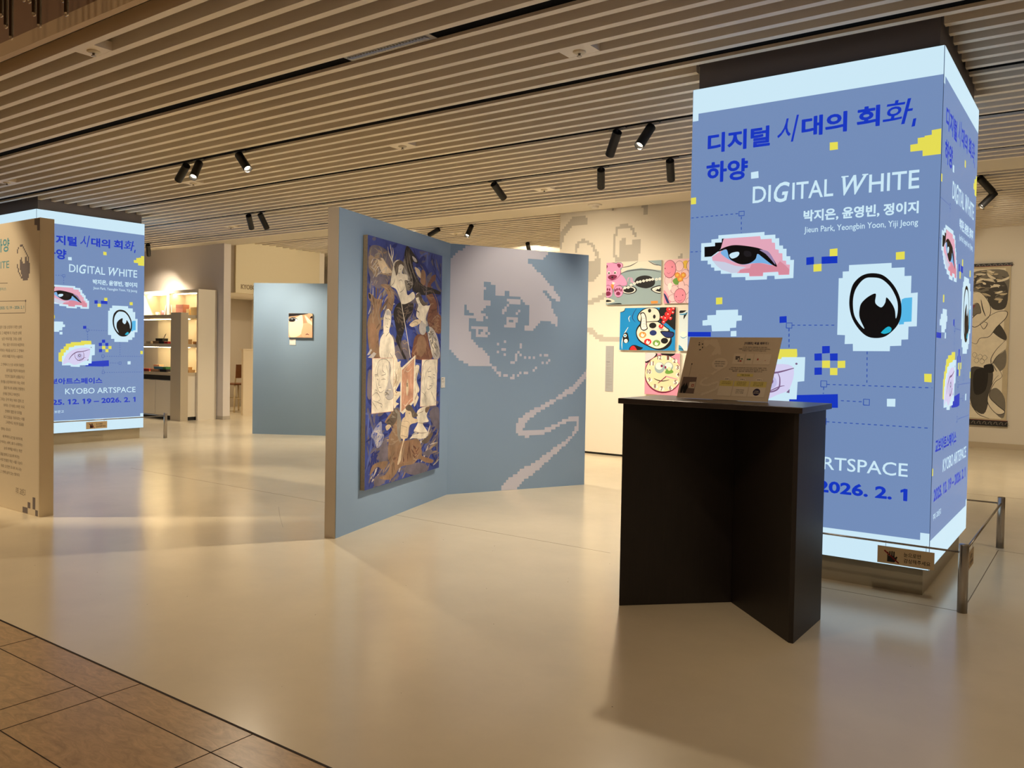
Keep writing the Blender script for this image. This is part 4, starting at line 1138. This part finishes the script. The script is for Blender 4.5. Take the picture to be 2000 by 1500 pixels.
# ------------------------------------------------------------------ partitions
m_blue = mat('partition_blue', (138, 164, 194), .7)
m_edge = mat('partition_edge', (196, 186, 172), .7)
n1 = Vector((.957, .2901, 0)); t1 = Vector((-.2901, .957, 0)); A0 = Vector((-4.751, 4.343, 0))
n2 = Vector((.9009, -.4344, 0)); t2 = Vector((.4344, .9009, 0)); F0 = Vector((-5.371, 6.388, 0))
t = thing('folding_partition', (-5.0, 5.5, 0), 'V-shaped blue partition with horse painting and white pixel portrait mural', 'partition')
a = MB(); a.obox(A0 - n1 * .004, t1, 2.137, -n1, .092, 0, 2.52); a.build('end_core', m_edge, t)
a = MB(); a.obox(A0 + t1 * .003, t1, 2.134, -n1, .004, 0, 2.52); a.build('blue_facing', m_blue, t)
a = MB(); a.obox(F0, t2, 1.655, -n2, .09, 0, 2.52); a.build('blue_wing', m_blue, t)
d = Drawing(F0, t2, n2, {'mw': (206, 206, 222)}, ink('mural', .7), .001, (2, 2, 1653, 2518))
d.run(ART['mural'], 2.2).build('pixel_mural', t)
PAINT = {'bg': (58, 74, 150), 'sm': (112, 104, 116), 'tn': (158, 136, 114), 'ct': (218, 198, 168), 'gw': (192, 186, 182), 'gm': (142, 134, 122), 'bk': (36, 30, 30), 'rs': (150, 116, 90), 'rh': (126, 84, 66), 'bh': (144, 116, 92), 'b2': (34, 46, 118), 'b3': (84, 100, 170), 'b4': (96, 94, 120), 'rd': (104, 66, 52), 'bd': (108, 84, 66), 'k2': (70, 62, 58), 'wh': (238, 228, 208), 'hr': (104, 90, 78), 'ln': (82, 74, 70), 'wf': (226, 214, 190), 'br': (132, 106, 84), 'pk': (206, 150, 130), 'cd': (204, 152, 124), 'tl': (96, 128, 150), 'fe': (150, 152, 178)}
c0 = A0 + n1 * .006
t = thing('canvas_painting', tuple(c0 + t1 * 1.1 + Vector((0, 0, .315))), 'tall blue painting of horses and riders with drawn portrait cards', 'painting')
a = MB(); a.obox(c0 + t1 * .3635, t1, 1.47, n1, .038, .315, 2.36); a.build('canvas_edge', mat('raw_linen', (150, 134, 110), .85, 0, 0, .12, 60), t)
d = Drawing(c0 + n1 * .0385, t1, n1, PAINT, ink('paint', .55, .32, 7), .0003, (364, 315, 1833, 2360))
d.poly([(364, 315), (1833, 315), (1833, 2360), (364, 2360)], 'bg', 0)
R0 = [(364, 315), (1833, 315), (1833, 2360), (364, 2360)]
rnd = random.Random(11)
d.brush(R0, ['b2', 'b2', 'b3', 'b4', 'sm', 'b2'], 420, .1, 90, 330, 36, None, rnd)
d.brush([(364, 315), (1833, 315), (1833, 760), (364, 700)], ['sm', 'b4', 'tn', 'gw', 'b2'], 130, .6, 80, 260, 24, .5, rnd)
d.brush([(364, 1600), (900, 1650), (800, 2200), (420, 2250)], ['sm', 'tn', 'gw', 'gm', 'bd'], 60, .65, 90, 260, 22, 1.0, rnd)
BR = {'bh': ['bd', 'rs', 'tn', 'bh'], 'rh': ['rd', 'rs', 'rh'], 'bk': ['k2', 'bk', 'hr'], 'sm': ['b4', 'tn', 'gm'], 'tn': ['ct', 'sm', 'gw'], 'gm': ['k2', 'gw'], 'gw': ['gm', 'wh'], 'rs': ['bh', 'rd', 'tn'], 'fe': ['gw', 'b3'], 'hr': ['k2', 'gm'], 'wf': ['wh', 'ct']}
d.run(ART['canvas'], 1.0, BR).build('painted_face', t)
def caption(o, u, n, w, h, label, lines, tone=(216, 214, 208)):
    o, u, n = Vector(o), Vector(u), Vector(n)
    t = thing('caption_card', tuple(o), label, 'label card')
    a = MB(); a.obox(o + n * .003, u, w, n, .003, o.z, o.z + h); a.build('card', mat('caption_card_%d' % tone[0], tone, .6), t)
    d = Drawing(o + n * .0062, u, n, {'k': (96, 92, 88), 'l': (150, 146, 140), 'bg': tone}, ink('caption_%d' % tone[0]), .0002)
    for x0, y0, x1, y1, k in lines: d.poly([(x0, y0), (x1, y0), (x1, y1), (x0, y1)], k, 1)
    d.poly([(4, 4), (w * 1000 - 4, 4), (w * 1000 - 4, h * 1000 - 4), (4, h * 1000 - 4)], 'bg', 0)
    d.build('print', t)
caption(A0 + t1 * 1.947 + Vector((0, 0, 1.083)), t1, n1, .09, .103, 'small white caption card right of the tall horse painting', [(10, 84, 52, 90, 'k'), (10, 66, 70, 69, 'l'), (10, 58, 76, 61, 'l'), (10, 50, 64, 53, 'l'), (10, 14, 36, 18, 'l')])
L0 = Vector((-11.61, 8.74, 0)); lt = Vector((.8673, .4979, 0)); ln_ = Vector((.4979, -.8673, 0))
t = thing('small_partition', tuple(L0 + lt * .9), 'grey blue partition with a small square portrait, deeper in the hall', 'partition')
a = MB(); a.obox(L0, lt, 1.9, -ln_, .1, 0, 2.52); a.build('board', mat('partition_slate', (124, 148, 172), .7), t)
PORT = {'sk': (238, 198, 160), 'ls': (244, 218, 186), 'os': (230, 168, 134), 'k': (24, 20, 24), 'wh': (206, 214, 222)}
q0 = L0 + ln_ * .004
t = thing('canvas_painting', tuple(q0 + lt * .82 + Vector((0, 0, 1.62))), 'small square close-up portrait of an eye and nose on the grey blue partition', 'painting')
a = MB(); a.obox(q0 + lt * .622, lt, .404, ln_, .03, 1.622, 2.022); a.build('canvas_edge', mat('canvas_side', (170, 140, 116), .8), t)
d = Drawing(q0 + ln_ * .0305, lt, ln_, PORT, ink('portrait', .5), .0003, (622, 1622, 1026, 2022))
d.poly([(622, 1622), (1026, 1622), (1026, 2022), (622, 2022)], 'sk', 0)
d.run(ART['portrait'], 2.3).build('painted_face', t)
caption(L0 + lt * .63 + Vector((0, 0, 1.497)), lt, ln_, .105, .1, 'small white caption card under the square portrait', [(10, 82, 60, 87, 'k'), (10, 66, 80, 69, 'l'), (10, 14, 30, 18, 'l')])
# intro text panel at the left edge
t = thing('text_panel', (-8.3, 3.36, 0), 'beige exhibition text panel cut by the left edge of the photo', 'text panel')
a = MB(); a.box(-9.6, 3.305, 0, -7.20, 3.42, 2.49); a.build('board', mat('text_panel_board', (216, 200, 172), .7), t)
d = Drawing((-9.011, 3.305, 0), (1, 0, 0), (0, -1, 0), {'t1': (84, 150, 160), 't2': (112, 102, 100), 't3': (128, 116, 104), 'bg': (216, 200, 172)}, ink('intro'), .0004, (-580, 5, 1809, 2485))
d.O = d.O + Vector((0, -.001, 0))
d.poly([(-560, 8), (1806, 8), (1806, 2482), (-560, 2482)], 'bg', 0)
d.run(ART['intro'], 1.7).build('printed_text', t)

# ------------------------------------------------------------------ mural wall: wall drawing and canvases
d = Drawing((-6.65, 10.37, 0), (1, 0, 0), (0, -1, 0), {'gr': (190, 184, 172)}, ink('walldrawing', .75), .001, (32, 40, 4890, 3520))
o = d.run(ART['wallmural'], 2.75).build('pixel_drawing', wm)
CART = {'tl': (150, 172, 178), 'cr': (230, 224, 208), 'dk': (74, 80, 84), 'bk': (18, 16, 18), 'wh': (244, 240, 232), 'gy': (150, 150, 150), 'or': (232, 150, 70), 'pk': (232, 160, 206), 'mg': (130, 40, 80), 'pl': (248, 208, 214), 'pd': (120, 40, 70), 'pi': (240, 150, 176), 'yl': (240, 200, 80), 'nv': (28, 48, 110), 'gn': (110, 160, 70), 'bl': (14, 136, 206), 'rd': (214, 40, 44), 'ic': (214, 230, 236), 'cy': (60, 150, 200), 'cm': (236, 220, 180), 'br': (110, 70, 60)}
def canvas(key, base, R, label):
    x0, z0, x1, z1 = R
    t = thing('canvas_painting', (-6.65 + (x0 + x1) / 2000, 10.36, z0 / 1000), label, 'painting', 'cartoon canvases')
    a = MB(); a.box(-6.65 + x0 / 1000, 10.331, z0 / 1000, -6.65 + x1 / 1000, 10.367, z1 / 1000); a.build('canvas_edge', mat('canvas_white_edge', (220, 214, 200), .8), t)
    d = Drawing((-6.65, 10.3305, 0), (1, 0, 0), (0, -1, 0), CART, ink('cartoon', .5), .0003, R)
    d.poly([(x0, z0), (x1, z0), (x1, z1), (x0, z1)], base, 0)
    d.run(ART[key][1:], 1.5).build('painted_face', t)
canvas('bear', 'tl', (847, 2135, 1692, 2727), 'painting of a pink teddy bear and black ovals, top left on the white wall')
canvas('flowers', 'pl', (1735, 2137, 2575, 2727), 'pink painting of smiling flowers beside the screen column edge')
canvas('palette', 'bl', (1078, 1502, 1918, 2086), 'blue painting with a white paint palette and red blots')
canvas('anime', 'ic', (1970, 1502, 2520, 2040), 'pale blue painting mostly hidden behind the screen column, right of the palette')
canvas('clock', 'pi', (1480, 900, 1992, 1464), 'pink painting of a round clock with numerals and bubble eyes')
caption((-6.65 + .842, 10.37, .91), (1, 0, 0), (0, -1, 0), .125, .645, 'tall narrow grey caption sheet on the white wall below the bear painting',
        [(14, 415, 70, 421, 'k')] + [(14 + (i % 3 == 2) * 2, y, 14 + 30 + (i * 37) % 70, y + 4, 'l') for i, y in enumerate((390, 378, 366, 340, 330, 318, 306, 282, 262, 250, 226, 214, 196, 172, 150, 138, 112, 100, 84, 60, 46))] + [(30, 480, 75, 482, 'l'), (30, 520, 75, 522, 'l'), (52, 480, 54, 560, 'l')], (168, 168, 168))
# scroll on the far wall
SC = {'bd': (206, 192, 160), 'pa': (240, 230, 206), 'g1': (130, 124, 112), 'g2': (84, 80, 74), 'g3': (50, 47, 44), 'k2': (58, 52, 48), 'mg': (150, 90, 90), 'rl': (150, 40, 40), 'k': (18, 16, 16)}
t = thing('hanging_scroll', (-1.7, 15.66, .44), 'tall ink wash hanging scroll with patterned black bands on the far wall', 'scroll painting')
a = MB(); a.box(-2.40, 15.655, .46, -1.325, 15.675, 2.99); a.build('backing', mat('scroll_backing', SC['bd'], .8), t)
d = Drawing((-2.4, 15.6545, 0), (1, 0, 0), (0, -1, 0), SC, ink('scroll', .75, .06, 10), .0004, (0, 455, 1075, 2995))
d.poly([(0, 455), (1075, 455), (1075, 2995), (0, 2995)], 'bd', 0); d.poly([(40, 490), (1000, 490), (1000, 2950), (40, 2950)], 'pa', .5)
d.run(ART['scroll'][2:], 2.6, {'g1': ['g2', 'pa', 'g1', 'bd'], 'g2': ['g3', 'g1', 'g2'], 'g3': ['g2', 'k2']}, 2.2).build('ink_painting', t)
for z0, z1 in ((2.985, 3.035), (.37, .465)):
    a = MB(); a.box(-2.42, 15.640, z0, -1.305, 15.68, z1)
    b_ = a.build('patterned_band', mat('band_black', SC['k'], .5), t)
    d = Drawing((-2.42, 15.6398, z0), (1, 0, 0), (0, -1, 0), {'wv': (150, 140, 128), 'rl': SC['rl']}, ink('band'), .0003)
    h = (z1 - z0) * 1000
    for i in range(14):
        x = 40 + i * 80; d.quads(stroke(catmull([(x, h * .3), (x + 20, h * .7), (x + 45, h * .6), (x + 40, h * .35), (x + 60, h * .25)], False, 4), 7), 'wv', 1)
    d.poly([(0, 0), (1115, 0), (1115, 5), (0, 5)] if z0 > 2 else [(0, h - 5), (1115, h - 5), (1115, h), (0, h)], 'rl', 1)
    q = d.build('band_pattern', b_)

# ------------------------------------------------------------------ black counter and event board
m_dark = mat('black_brown_wood', (31, 24, 22), .45, 0, 0, .25, 6, .5, (14, 14, .8))
t = thing('counter', (-1.735, 4.46, 0), 'black-brown wooden counter with a V-notched front', 'counter')
a = MB(); a.prism([(-2.246, 4.222), (-1.762, 4.700), (-1.762, 4.71), (-2.246, 4.71)], 0, 1.167); a.build('left_body', m_dark, t, .002)
a = MB(); a.prism([(-1.252, 4.217), (-1.252, 4.71), (-1.762, 4.71), (-1.762, 4.700), (-1.275, 4.217)], 0, 1.167); a.build('right_body', m_dark, t, .002)
a = MB(); a.box(-2.262, 4.188, 1.166, -1.228, 4.735, 1.197); a.build('counter_top', mat('counter_top_wood', (52, 42, 38), .3, 0, 0, .3, 8, .5, (1, 12, 1)), t, .003)
BD = {'p': (214, 196, 172), 'l': (228, 212, 190), 'k': (60, 50, 52), 'g': (120, 106, 94), 'y': (222, 204, 120), 'b': (44, 36, 70), 'gn': (40, 90, 50), 'r': (170, 60, 50), 'ph': (120, 100, 92), 'bk': (20, 18, 18)}
b0 = Vector((-2.045, 4.50, 1.199)); bu = Vector((.541, .0, 0)).normalized(); bw, bh = .537, .362
tilt = Vector((.055, .05, .352)).normalized()
t = thing('event_board', tuple(b0 + bu * .27), 'leaning beige event notice board standing on the black counter', 'notice board')
class Board(Drawing):
    def at(s, p, ly): return s.O + s.U * (p[0] / 1000) + tilt * (p[1] / 1000) + s.N * (s.step * ly)
bn = bu.cross(tilt)
if bn.y > 0: bn = -bn
a = MB(); q = [b0, b0 + bu * bw, b0 + bu * bw + tilt * bh, b0 + tilt * bh]; r = [p - bn * .005 for p in q]
a.add(q + r, [(0, 1, 2, 3), (7, 6, 5, 4), (0, 4, 5, 1), (1, 5, 6, 2), (2, 6, 7, 3), (3, 7, 4, 0)]); a.build('panel', mat('board_panel', BD['p'], .6), t)
d = Board(b0, bu, bn, BD, ink('board'), .0002, (2, 2, bw * 1000 - 2, bh * 1000 - 2))
d.step = .0003; d.O = b0 + bn * .0006
d.raster('l', 1, 5, [['+', 'P', [90, 345, 170, 350, 200, 300, 215, 255, 190, 265, 150, 250, 170, 300, 130, 320, 110, 300, 95, 320]], ['+', 'L', [245, 190, 190, 150, 140, 110, 130, 88, 170, 80, 230, 100, 225, 60, 150, 25], 12]])
for P in ([(62, 325), (68, 325), (68, 331), (62, 331)], [(82, 318), (90, 318), (90, 324), (82, 324)], [(62, 314), (72, 314), (72, 320), (62, 320)], [(88, 296), (93, 296), (93, 306), (88, 306)], [(74, 284), (84, 286), (84, 291), (74, 289)], [(46, 198), (52, 198), (52, 206), (46, 206)]): d.poly(P, 'bk', 2)
d.quads(stroke([(48, 198), (48, 120)], 1), 'g', 2)
d.poly([(10, 28), (100, 28), (98, 125), (14, 125)], 'ph', 1); d.poly([(60, 60), (98, 58), (97, 98), (60, 95)], 'p', 1.2)
d.poly(catmull([(18, 32), (16, 62), (24, 78), (30, 88), (34, 78), (33, 62), (30, 50), (26, 32)], True), 'bk', 2); d.poly(catmull([(34, 32), (32, 60), (40, 80), (44, 92), (49, 80), (56, 62), (52, 48), (48, 32)], True), 'bk', 2); d.poly([(76, 68), (90, 68), (90, 84), (76, 84)], 'r', 2); d.poly([(80, 71), (86, 71), (86, 81), (80, 81)], 'p', 2.5)
el = lambda cx, cy, rx, ry: [(cx + rx * math.cos(i * PI / 14), cy + ry * math.sin(i * PI / 14)) for i in range(28)]
d.poly(el(216, 208, 46, 34), 'l', 2); d.poly(el(145, 138, 50, 13), 'l', 2); d.poly(el(145, 138, 48, 11.5), 'p', 2.5)
for x0, y0, x1, y1, s_ in ((186, 216, 246, 224, '픽셀 이벤트 참여하고'), (184, 203, 248, 211, '포토존에서 사진찍고'), (192, 190, 240, 198, '선물 가져가세요')): d.text(s_, 'k', 3, (x0, y0, x1, y1), .01)
d.text('[이벤트] 픽셀 채우기 !', 'b', 2, (334, 318, 470, 336), .02)
for y, x0, x1, s_ in ((302, 330, 466, '디지털 화면의 픽셀처럼 빈 칸을 채워'), (292, 308, 486, '작품을 완성해 보세요. 관람객 여러분의 참여로 만들어지는'), (282, 330, 464, '특별한 그림을 기다리고 있습니다!'), (184, 285, 490, '스티커를 하나씩 붙이며 화면 위에 나만의 그림을 그려요'), (174, 278, 496, '완성된 그림은 전시 기간 동안 함께 감상할 수 있습니다'), (164, 300, 470, '많은 참여 부탁드립니다')): d.text(s_, 'k', 2, (x0, y, x1, y + 7))
for x0, x1 in ((288, 352), (360, 402), (406, 500)): d.poly([(x0, 208), (x1, 208), (x1, 268), (x0, 268)], 'l', 1.5)
for x0, y0, w_, h_, c_ in ((300, 244, 26, 8, 'k'), (302, 234, 14, 8, 'k'), (320, 234, 10, 8, 'g'), (336, 234, 6, 8, 'gn'), (318, 222, 8, 8, 'g'), (328, 222, 12, 8, 'r'), (368, 232, 6, 8, 'k'), (376, 232, 14, 8, 'gn'), (426, 232, 8, 10, 'r'), (470, 230, 5, 3, 'r')): d.poly([(x0, y0), (x0 + w_, y0), (x0 + w_, y0 + h_), (x0, y0 + h_)], c_, 3)
d.quads(stroke([(458, 210), (458, 266)], .8), 'p', 2)
d.poly([(332, 138), (424, 138), (424, 154), (332, 154)], 'y', 1.5); d.text('이벤트 참여방법', 'k', 2, (352, 142, 404, 150), .02)
for i, x in enumerate((242, 326, 418)):
    x1 = x + (78, 86, 92)[i]
    d.poly([(x, 24), (x1, 24), (x1, 112), (x, 112)], 'l', 1.5); d.poly([(x, 80), (x1, 80), (x1, 112), (x, 112)], 'y', 2)
    d.poly(el((x + x1) / 2, 121, 20, 9), 'l', 1.8); d.text('STEP %d' % (i + 1), 'k', 3, ((x + x1) / 2 - 13, 118, (x + x1) / 2 + 13, 124), .01)
    for y, s_ in ((100, '교보아트스페이스'), (91, '인스타그램 팔로우')) if i == 0 else ((102, '디지털 화면 사진 찍고'), (94, '필수 해시태그 업로드'), (86, '교보아트스페이스')) if i == 1 else ((102, '안내데스크에서 화면'), (94, '보여주고 스티커를'), (86, '받아 픽셀을 채우기')): d.text(s_, 'k', 3, ((x + x1) / 2 - 27, y, (x + x1) / 2 + 27, y + 6))
for y, s_ in ((58, '디지털시대의회화'), (49, '하양 교보문고'), (40, '전시 관람')): d.text(s_, 'k', 3, (345, y, 392, y + 6))
d.poly(el(464, 52, 20, 20), 'b', 2.5); d.text('KYOBO', 'l', 3.2, (452, 54, 476, 60), .01); d.text('ARTSPACE', 'l', 3.2, (448, 44, 480, 50), .01)
d.build('printed_notice', t)
a = MB(); p = b0 + bu * .27; a.add([p + Vector((-.06, .006, 0)), p + Vector((.06, .006, 0)), p + Vector((.06, .10, 0)), p + Vector((-.06, .10, 0)), p + tilt * .2 - bn * .006 + Vector((-.06, 0, 0)), p + tilt * .2 - bn * .006 + Vector((.06, 0, 0))], [(0, 1, 2, 3), (0, 4, 5, 1), (1, 5, 2), (0, 3, 4), (3, 2, 5, 4)]); a.build('prop_stand', mat('board_panel', BD['p'], .6), t)

# ------------------------------------------------------------------ shelving at the far left
m_cab = mat('shelf_white', (218, 208, 188), .5)
m_glow = mat('shelf_strip', (255, 226, 170), .5, 0, 50.0)
XL, XR = -16.4, -14.42
t = thing('display_shelving', (-15.4, 9.5, 0), 'white lit shelving unit with open bays against the grey wall', 'shelving')
a = MB(); a.box(XL, 9.93, .05, XR - .05, 9.985, 2.56); a.build('back_panel', m_cab, t)
a = MB(); a.box(XL, 9.58, 2.50, XR - .05, 9.93, 2.56); a.build('top_board', m_cab, t)
a = MB(); a.box(XR - .05, 9.57, 0, XR + .004, 9.988, 2.563); a.build('side_panel', m_cab, t)
a = MB(); a.box(XL, 9.58, 2.04, XL + .05, 9.93, 2.5); a.build('side_panel', m_cab, t)
a = MB(); a.box(-15.52, 9.58, 2.04, -15.42, 9.93, 2.50); a.build('divider', m_cab, t)
a = MB(); a.box(-14.76, 9.20, 0, XR, 9.36, 2.09); a.build('corner_post', mat('shelf_taupe', (186, 172, 146), .5), t, .002)
for z in (1.99, 1.425, .87):
    a = MB(); a.box(XL, 9.20, z, -14.76, 9.93, z + .06); a.box(-14.76, 9.36, z, XR - .05, 9.93, z + .06); a.build('shelf', mat('shelf_taupe', (186, 172, 146), .5), t)
a = MB(); a.box(XL, 9.24, .78, -14.76, 9.90, .87); a.build('shadow_gap', m_black, t)
a = MB(); a.box(XL, 9.26, .08, -14.76, 9.92, .78); a.build('cupboard_body', m_cab, t)
for x0, x1 in ((-15.30, -14.78), (-15.84, -15.32), (-16.38, -15.86)): a = MB(); a.box(x0, 9.215, .09, x1, 9.258, .77); a.build('door', m_cab, t, .003)
a = MB(); a.box(-14.75, 9.36, .07, XR - .06, 9.92, .87); a.build('end_panel', m_cab, t)
a = MB(); a.box(XL, 9.30, 0, XR - .08, 9.90, .08); a.build('plinth', m_black, t)
for x0, x1, y, z in ((XL + .06, -15.53, 9.64, 2.495), (-15.41, XR - .06, 9.64, 2.495), (XL + .02, -14.78, 9.3, 1.985), (-14.75, XR - .06, 9.5, 1.985), (XL + .02, -14.78, 9.3, 1.42), (-14.75, XR - .06, 9.5, 1.42)):
    a = MB(); a.box(x0, y + (.05 if y > 9.55 else .30), z - .008, x1, y + (.08 if y > 9.55 else .33), z); a.build('light_strip', m_glow, t)
def mug(x, y, z, r, h, c, label):
    t = thing('mug', (x, y, z), label, 'mug')
    a = MB(); a.lathe((x, y, z), [(r * .9, 0), (r, .01), (r, h), (r - .005, h), (r - .006, .012)], 20); a.build('cup', c, t, 0, True)
    a = MB(); P = [(x + r - .003, y, z + h * .8), (x + r + .03, y, z + h * .75), (x + r + .032, y, z + h * .35), (x + r - .003, y, z + h * .25)]
    for p, q in zip(P, P[1:]): a.tube(p, q, .006, n=8)
    a.build('handle', c, t)
mug(-15.98, 9.66, 2.051, .04, .085, mat('mug_green', (150, 160, 140), .4), 'small green and white mug on the upper left shelf')
mug(-15.76, 9.66, 2.051, .05, .115, mat('mug_plum', (120, 88, 88), .4), 'plum mug right of the small green mug')
def block(name, x, y, z, w, dp, h, rgb, label, cat, rz=0, lean=0, extra=None):
    t = thing(name, (x, y, z), label, cat)
    a = MB(); a.box(x - w / 2, y - dp / 2, z, x + w / 2, y + dp / 2, z + h)
    m = mat(name + '_%d_%d_%d' % rgb, rgb, .6)
    o = a.build('body' if name != 'book' else 'cover', m, t, .002)
    if name == 'book':
        a = MB(); a.box(x - w / 2 + .003, y - dp / 2 - .001, z + .004, x + w / 2 - .003, y + dp / 2 - .01, z + h - .004); a.build('pages', mat('book_pages', (230, 222, 204), .7), t)
    else:
        a = MB(); a.box(x - w / 2 - .002, y - dp / 2 - .002, z + h * .72, x + w / 2 + .002, y + dp / 2 + .002, z + h + .002); a.build('lid', m, t, .002)
    t.rotation_euler = (0, lean, rz)
    return t
block('book', -15.60, 9.66, 2.055, .03, .15, .21, (196, 176, 158), 'pale book leaning left of the terracotta box', 'book', 0, .22)
block('book', -15.34, 9.66, 2.055, .025, .15, .22, (232, 222, 206), 'white book leaning beside the terracotta box', 'book', 0, -.15)
block('gift_box', -15.12, 9.68, 2.051, .24, .14, .22, (164, 108, 92), 'terracotta patterned box on the top shelf', 'box')
block('gift_box', -14.88, 9.7, 2.051, .10, .12, .13, (214, 186, 134), 'small straw coloured box on the upper right shelf', 'box')
block('gift_box', -14.64, 9.7, 2.051, .24, .14, .16, (218, 192, 138), 'wide straw coloured box at the right end of the top shelf', 'box')
Z2, Z3 = 1.486, .931
block('gift_box', -15.62, 9.32, Z2, .16, .14, .045, (178, 166, 140), 'flat greige box at the left of the middle shelf', 'box')
block('gift_box', -15.36, 9.32, Z2, .20, .14, .05, (142, 108, 74), 'flat wooden box in the middle of the middle shelf', 'box')
block('gift_box', -15.17, 9.32, Z2, .14, .14, .045, (26, 22, 24), 'flat black box on the middle shelf next to the red one', 'box')
block('gift_box', -15.01, 9.32, Z2, .12, .14, .045, (160, 24, 34), 'flat red box on the middle shelf beside the post', 'box')
block('gift_box', -15.26, 9.32, Z2 + .053, .24, .12, .05, (22, 20, 20), 'black box stacked on the wooden box, middle shelf', 'box')
block('gift_box', -14.62, 9.46, Z2, .16, .12, .09, (176, 138, 86), 'wooden box right of the shelf post, middle shelf', 'box')
block('gift_box', -14.56, 9.66, Z2, .12, .14, .05, (170, 134, 84), 'low wooden box at the right end of the middle shelf', 'box')
t = thing('brush', (-15.72, 9.63, Z2), 'dark brush leaning on the middle shelf behind the boxes', 'brush')
a = MB(); a.tube((-15.76, 9.62, Z2 + .008), (-15.68, 9.65, Z2 + .17), .006, n=10); a.build('handle', m_black, t)
a = MB(); a.tube((-15.68, 9.65, Z2 + .17), (-15.66, 9.66, Z2 + .21), .009, .002, n=10); a.build('bristles', mat('bristle', (70, 60, 50), .8), t)
t = thing('figurine', (-15.15, 9.55, Z2), 'small white figurine behind the black box on the middle shelf', 'figurine')
a = MB(); a.lathe((-15.15, 9.55, Z2), [(.06, 0), (.05, .1), (.035, .15), (.05, .19), (.05, .23), (.02, .26)], 16); a.build('body', mat('white_china', (236, 234, 226), .3), t, 0, True)
a = MB(); a.lathe((-15.15, 9.55, Z2), [(.075, -.0), (.075, .004)], 16); a.build('stand', m_black, t)
for x, w, rgb, lb in ((-15.76, .34, (176, 52, 44), 'flat red box on the lowest shelf'), (-15.40, .26, (198, 152, 108), 'flat tan box on the lowest shelf'), (-15.10, .22, (24, 22, 26), 'flat black box on the lowest shelf beside the post')):
    block('gift_box', x, 9.32, Z3, w, .14, .05, rgb, lb, 'box')
block('gift_box', -15.66, 9.5, Z3, .2, .1, .13, (236, 196, 150), 'peach box behind the flat red box, lowest shelf', 'box')
block('gift_box', -15.28, 9.32, Z3 + .053, .3, .13, .045, (56, 116, 140), 'teal box stacked on the lowest shelf', 'box')
block('gift_box', -15.06, 9.32, Z3 + .053, .1, .13, .045, (50, 120, 60), 'green box stacked beside the teal box', 'box')
block('gift_box', -14.62, 9.5, Z3, .22, .14, .05, (196, 152, 92), 'flat wooden box right of the post, lowest shelf', 'box')
block('gift_box', -14.66, 9.5, Z3 + .053, .14, .12, .05, (208, 168, 110), 'wooden box stacked right of the post, lowest shelf', 'box')

# ------------------------------------------------------------------ shop corner: letters, desk, chair
d = Drawing((-14.6995, 10.745, 0), (0, 1, 0), (1, 0, 0), {'k': (150, 134, 106)}, ink('shopsign'), .0004)
d.text('KYOBO', 'k', 1, (0, 2655, 372, 2755), .02)
d.text('KYOBO', 'k', 1.2, (7, 2655, 379, 2755), .02)
o = d.build('wall_lettering'); tag(o, 'brown shop name letters on the cream fascia', 'sign')
t = thing('reception_desk', (-15.3, 11.4, 0), 'plain white reception desk behind the grey blue partition', 'desk')
a = MB(); a.box(-14.96, 10.97, 0, -14.9, 12.4, 1.38); a.build('front_panel', mat('desk_white', (222, 206, 178), .6), t)
a = MB(); a.box(-15.0, 10.955, 1.38, -14.885, 12.42, 1.41); a.box(-15.5, 11.5, 1.02, -14.96, 12.4, 1.05); a.box(-15.5, 11.5, 0, -15.46, 12.4, 1.02); a.build('desk_top', mat('desk_white', (222, 206, 178), .6), t)
t = thing('bar_chair', (-15.85, 11.5, 0), 'high chair with brown wooden backrest and pale legs behind the white desk', 'chair')
m_leg = mat('chair_cream', (206, 190, 156), .5); m_wood = mat('chair_wood', (122, 78, 46), .5, 0, 0, .12, 8, .5, (1, 1, 6))
cx, cy = -15.85, 11.50
for sx, sy in ((-.19, -.19), (.19, -.19), (-.19, .19), (.19, .19)):
    a = MB(); a.tube((cx + sx * 1.15, cy + sy * 1.15, 0), (cx + sx * .85, cy + sy * .85, .62), .017, .024, 14); a.build('leg', m_leg, t, 0, True)
a = MB(); a.box(cx - .2, cy - .2, .60, cx + .2, cy + .2, .64); a.build('seat', m_wood, t, .012)
for s_ in (-.17, .17): a = MB(); a.tube((cx + .17, cy + s_, .60), (cx + .24, cy + s_, 1.0), .014, n=12); a.build('back_upright', m_leg, t, 0, True)
a = MB()
for i in range(8):
    y = cy - .2 + i * .05; dx = lambda q: .02 * math.cos((q - cy) / .2 * 1.4)
    a.add([(cx + .24 + dx(y), y, .76), (cx + .24 + dx(y + .05), y + .05, .76), (cx + .255 + dx(y + .05), y + .05, 1.06), (cx + .255 + dx(y), y, 1.06), (cx + .225 + dx(y), y, .76), (cx + .225 + dx(y + .05), y + .05, .76), (cx + .24 + dx(y + .05), y + .05, 1.06), (cx + .24 + dx(y), y, 1.06)], [(0, 1, 2, 3), (7, 6, 5, 4), (3, 2, 6, 7), (0, 4, 5, 1), (0, 3, 7, 4), (1, 5, 6, 2)])
a.build('backrest', m_wood, t)
a = MB(); a.tube((cx + .2, cy - .2, .3), (cx + .2, cy + .2, .3), .01, n=10); a.tube((cx - .2, cy - .2, .3), (cx - .2, cy + .2, .3), .01, n=10); a.build('footrest', m_leg, t)
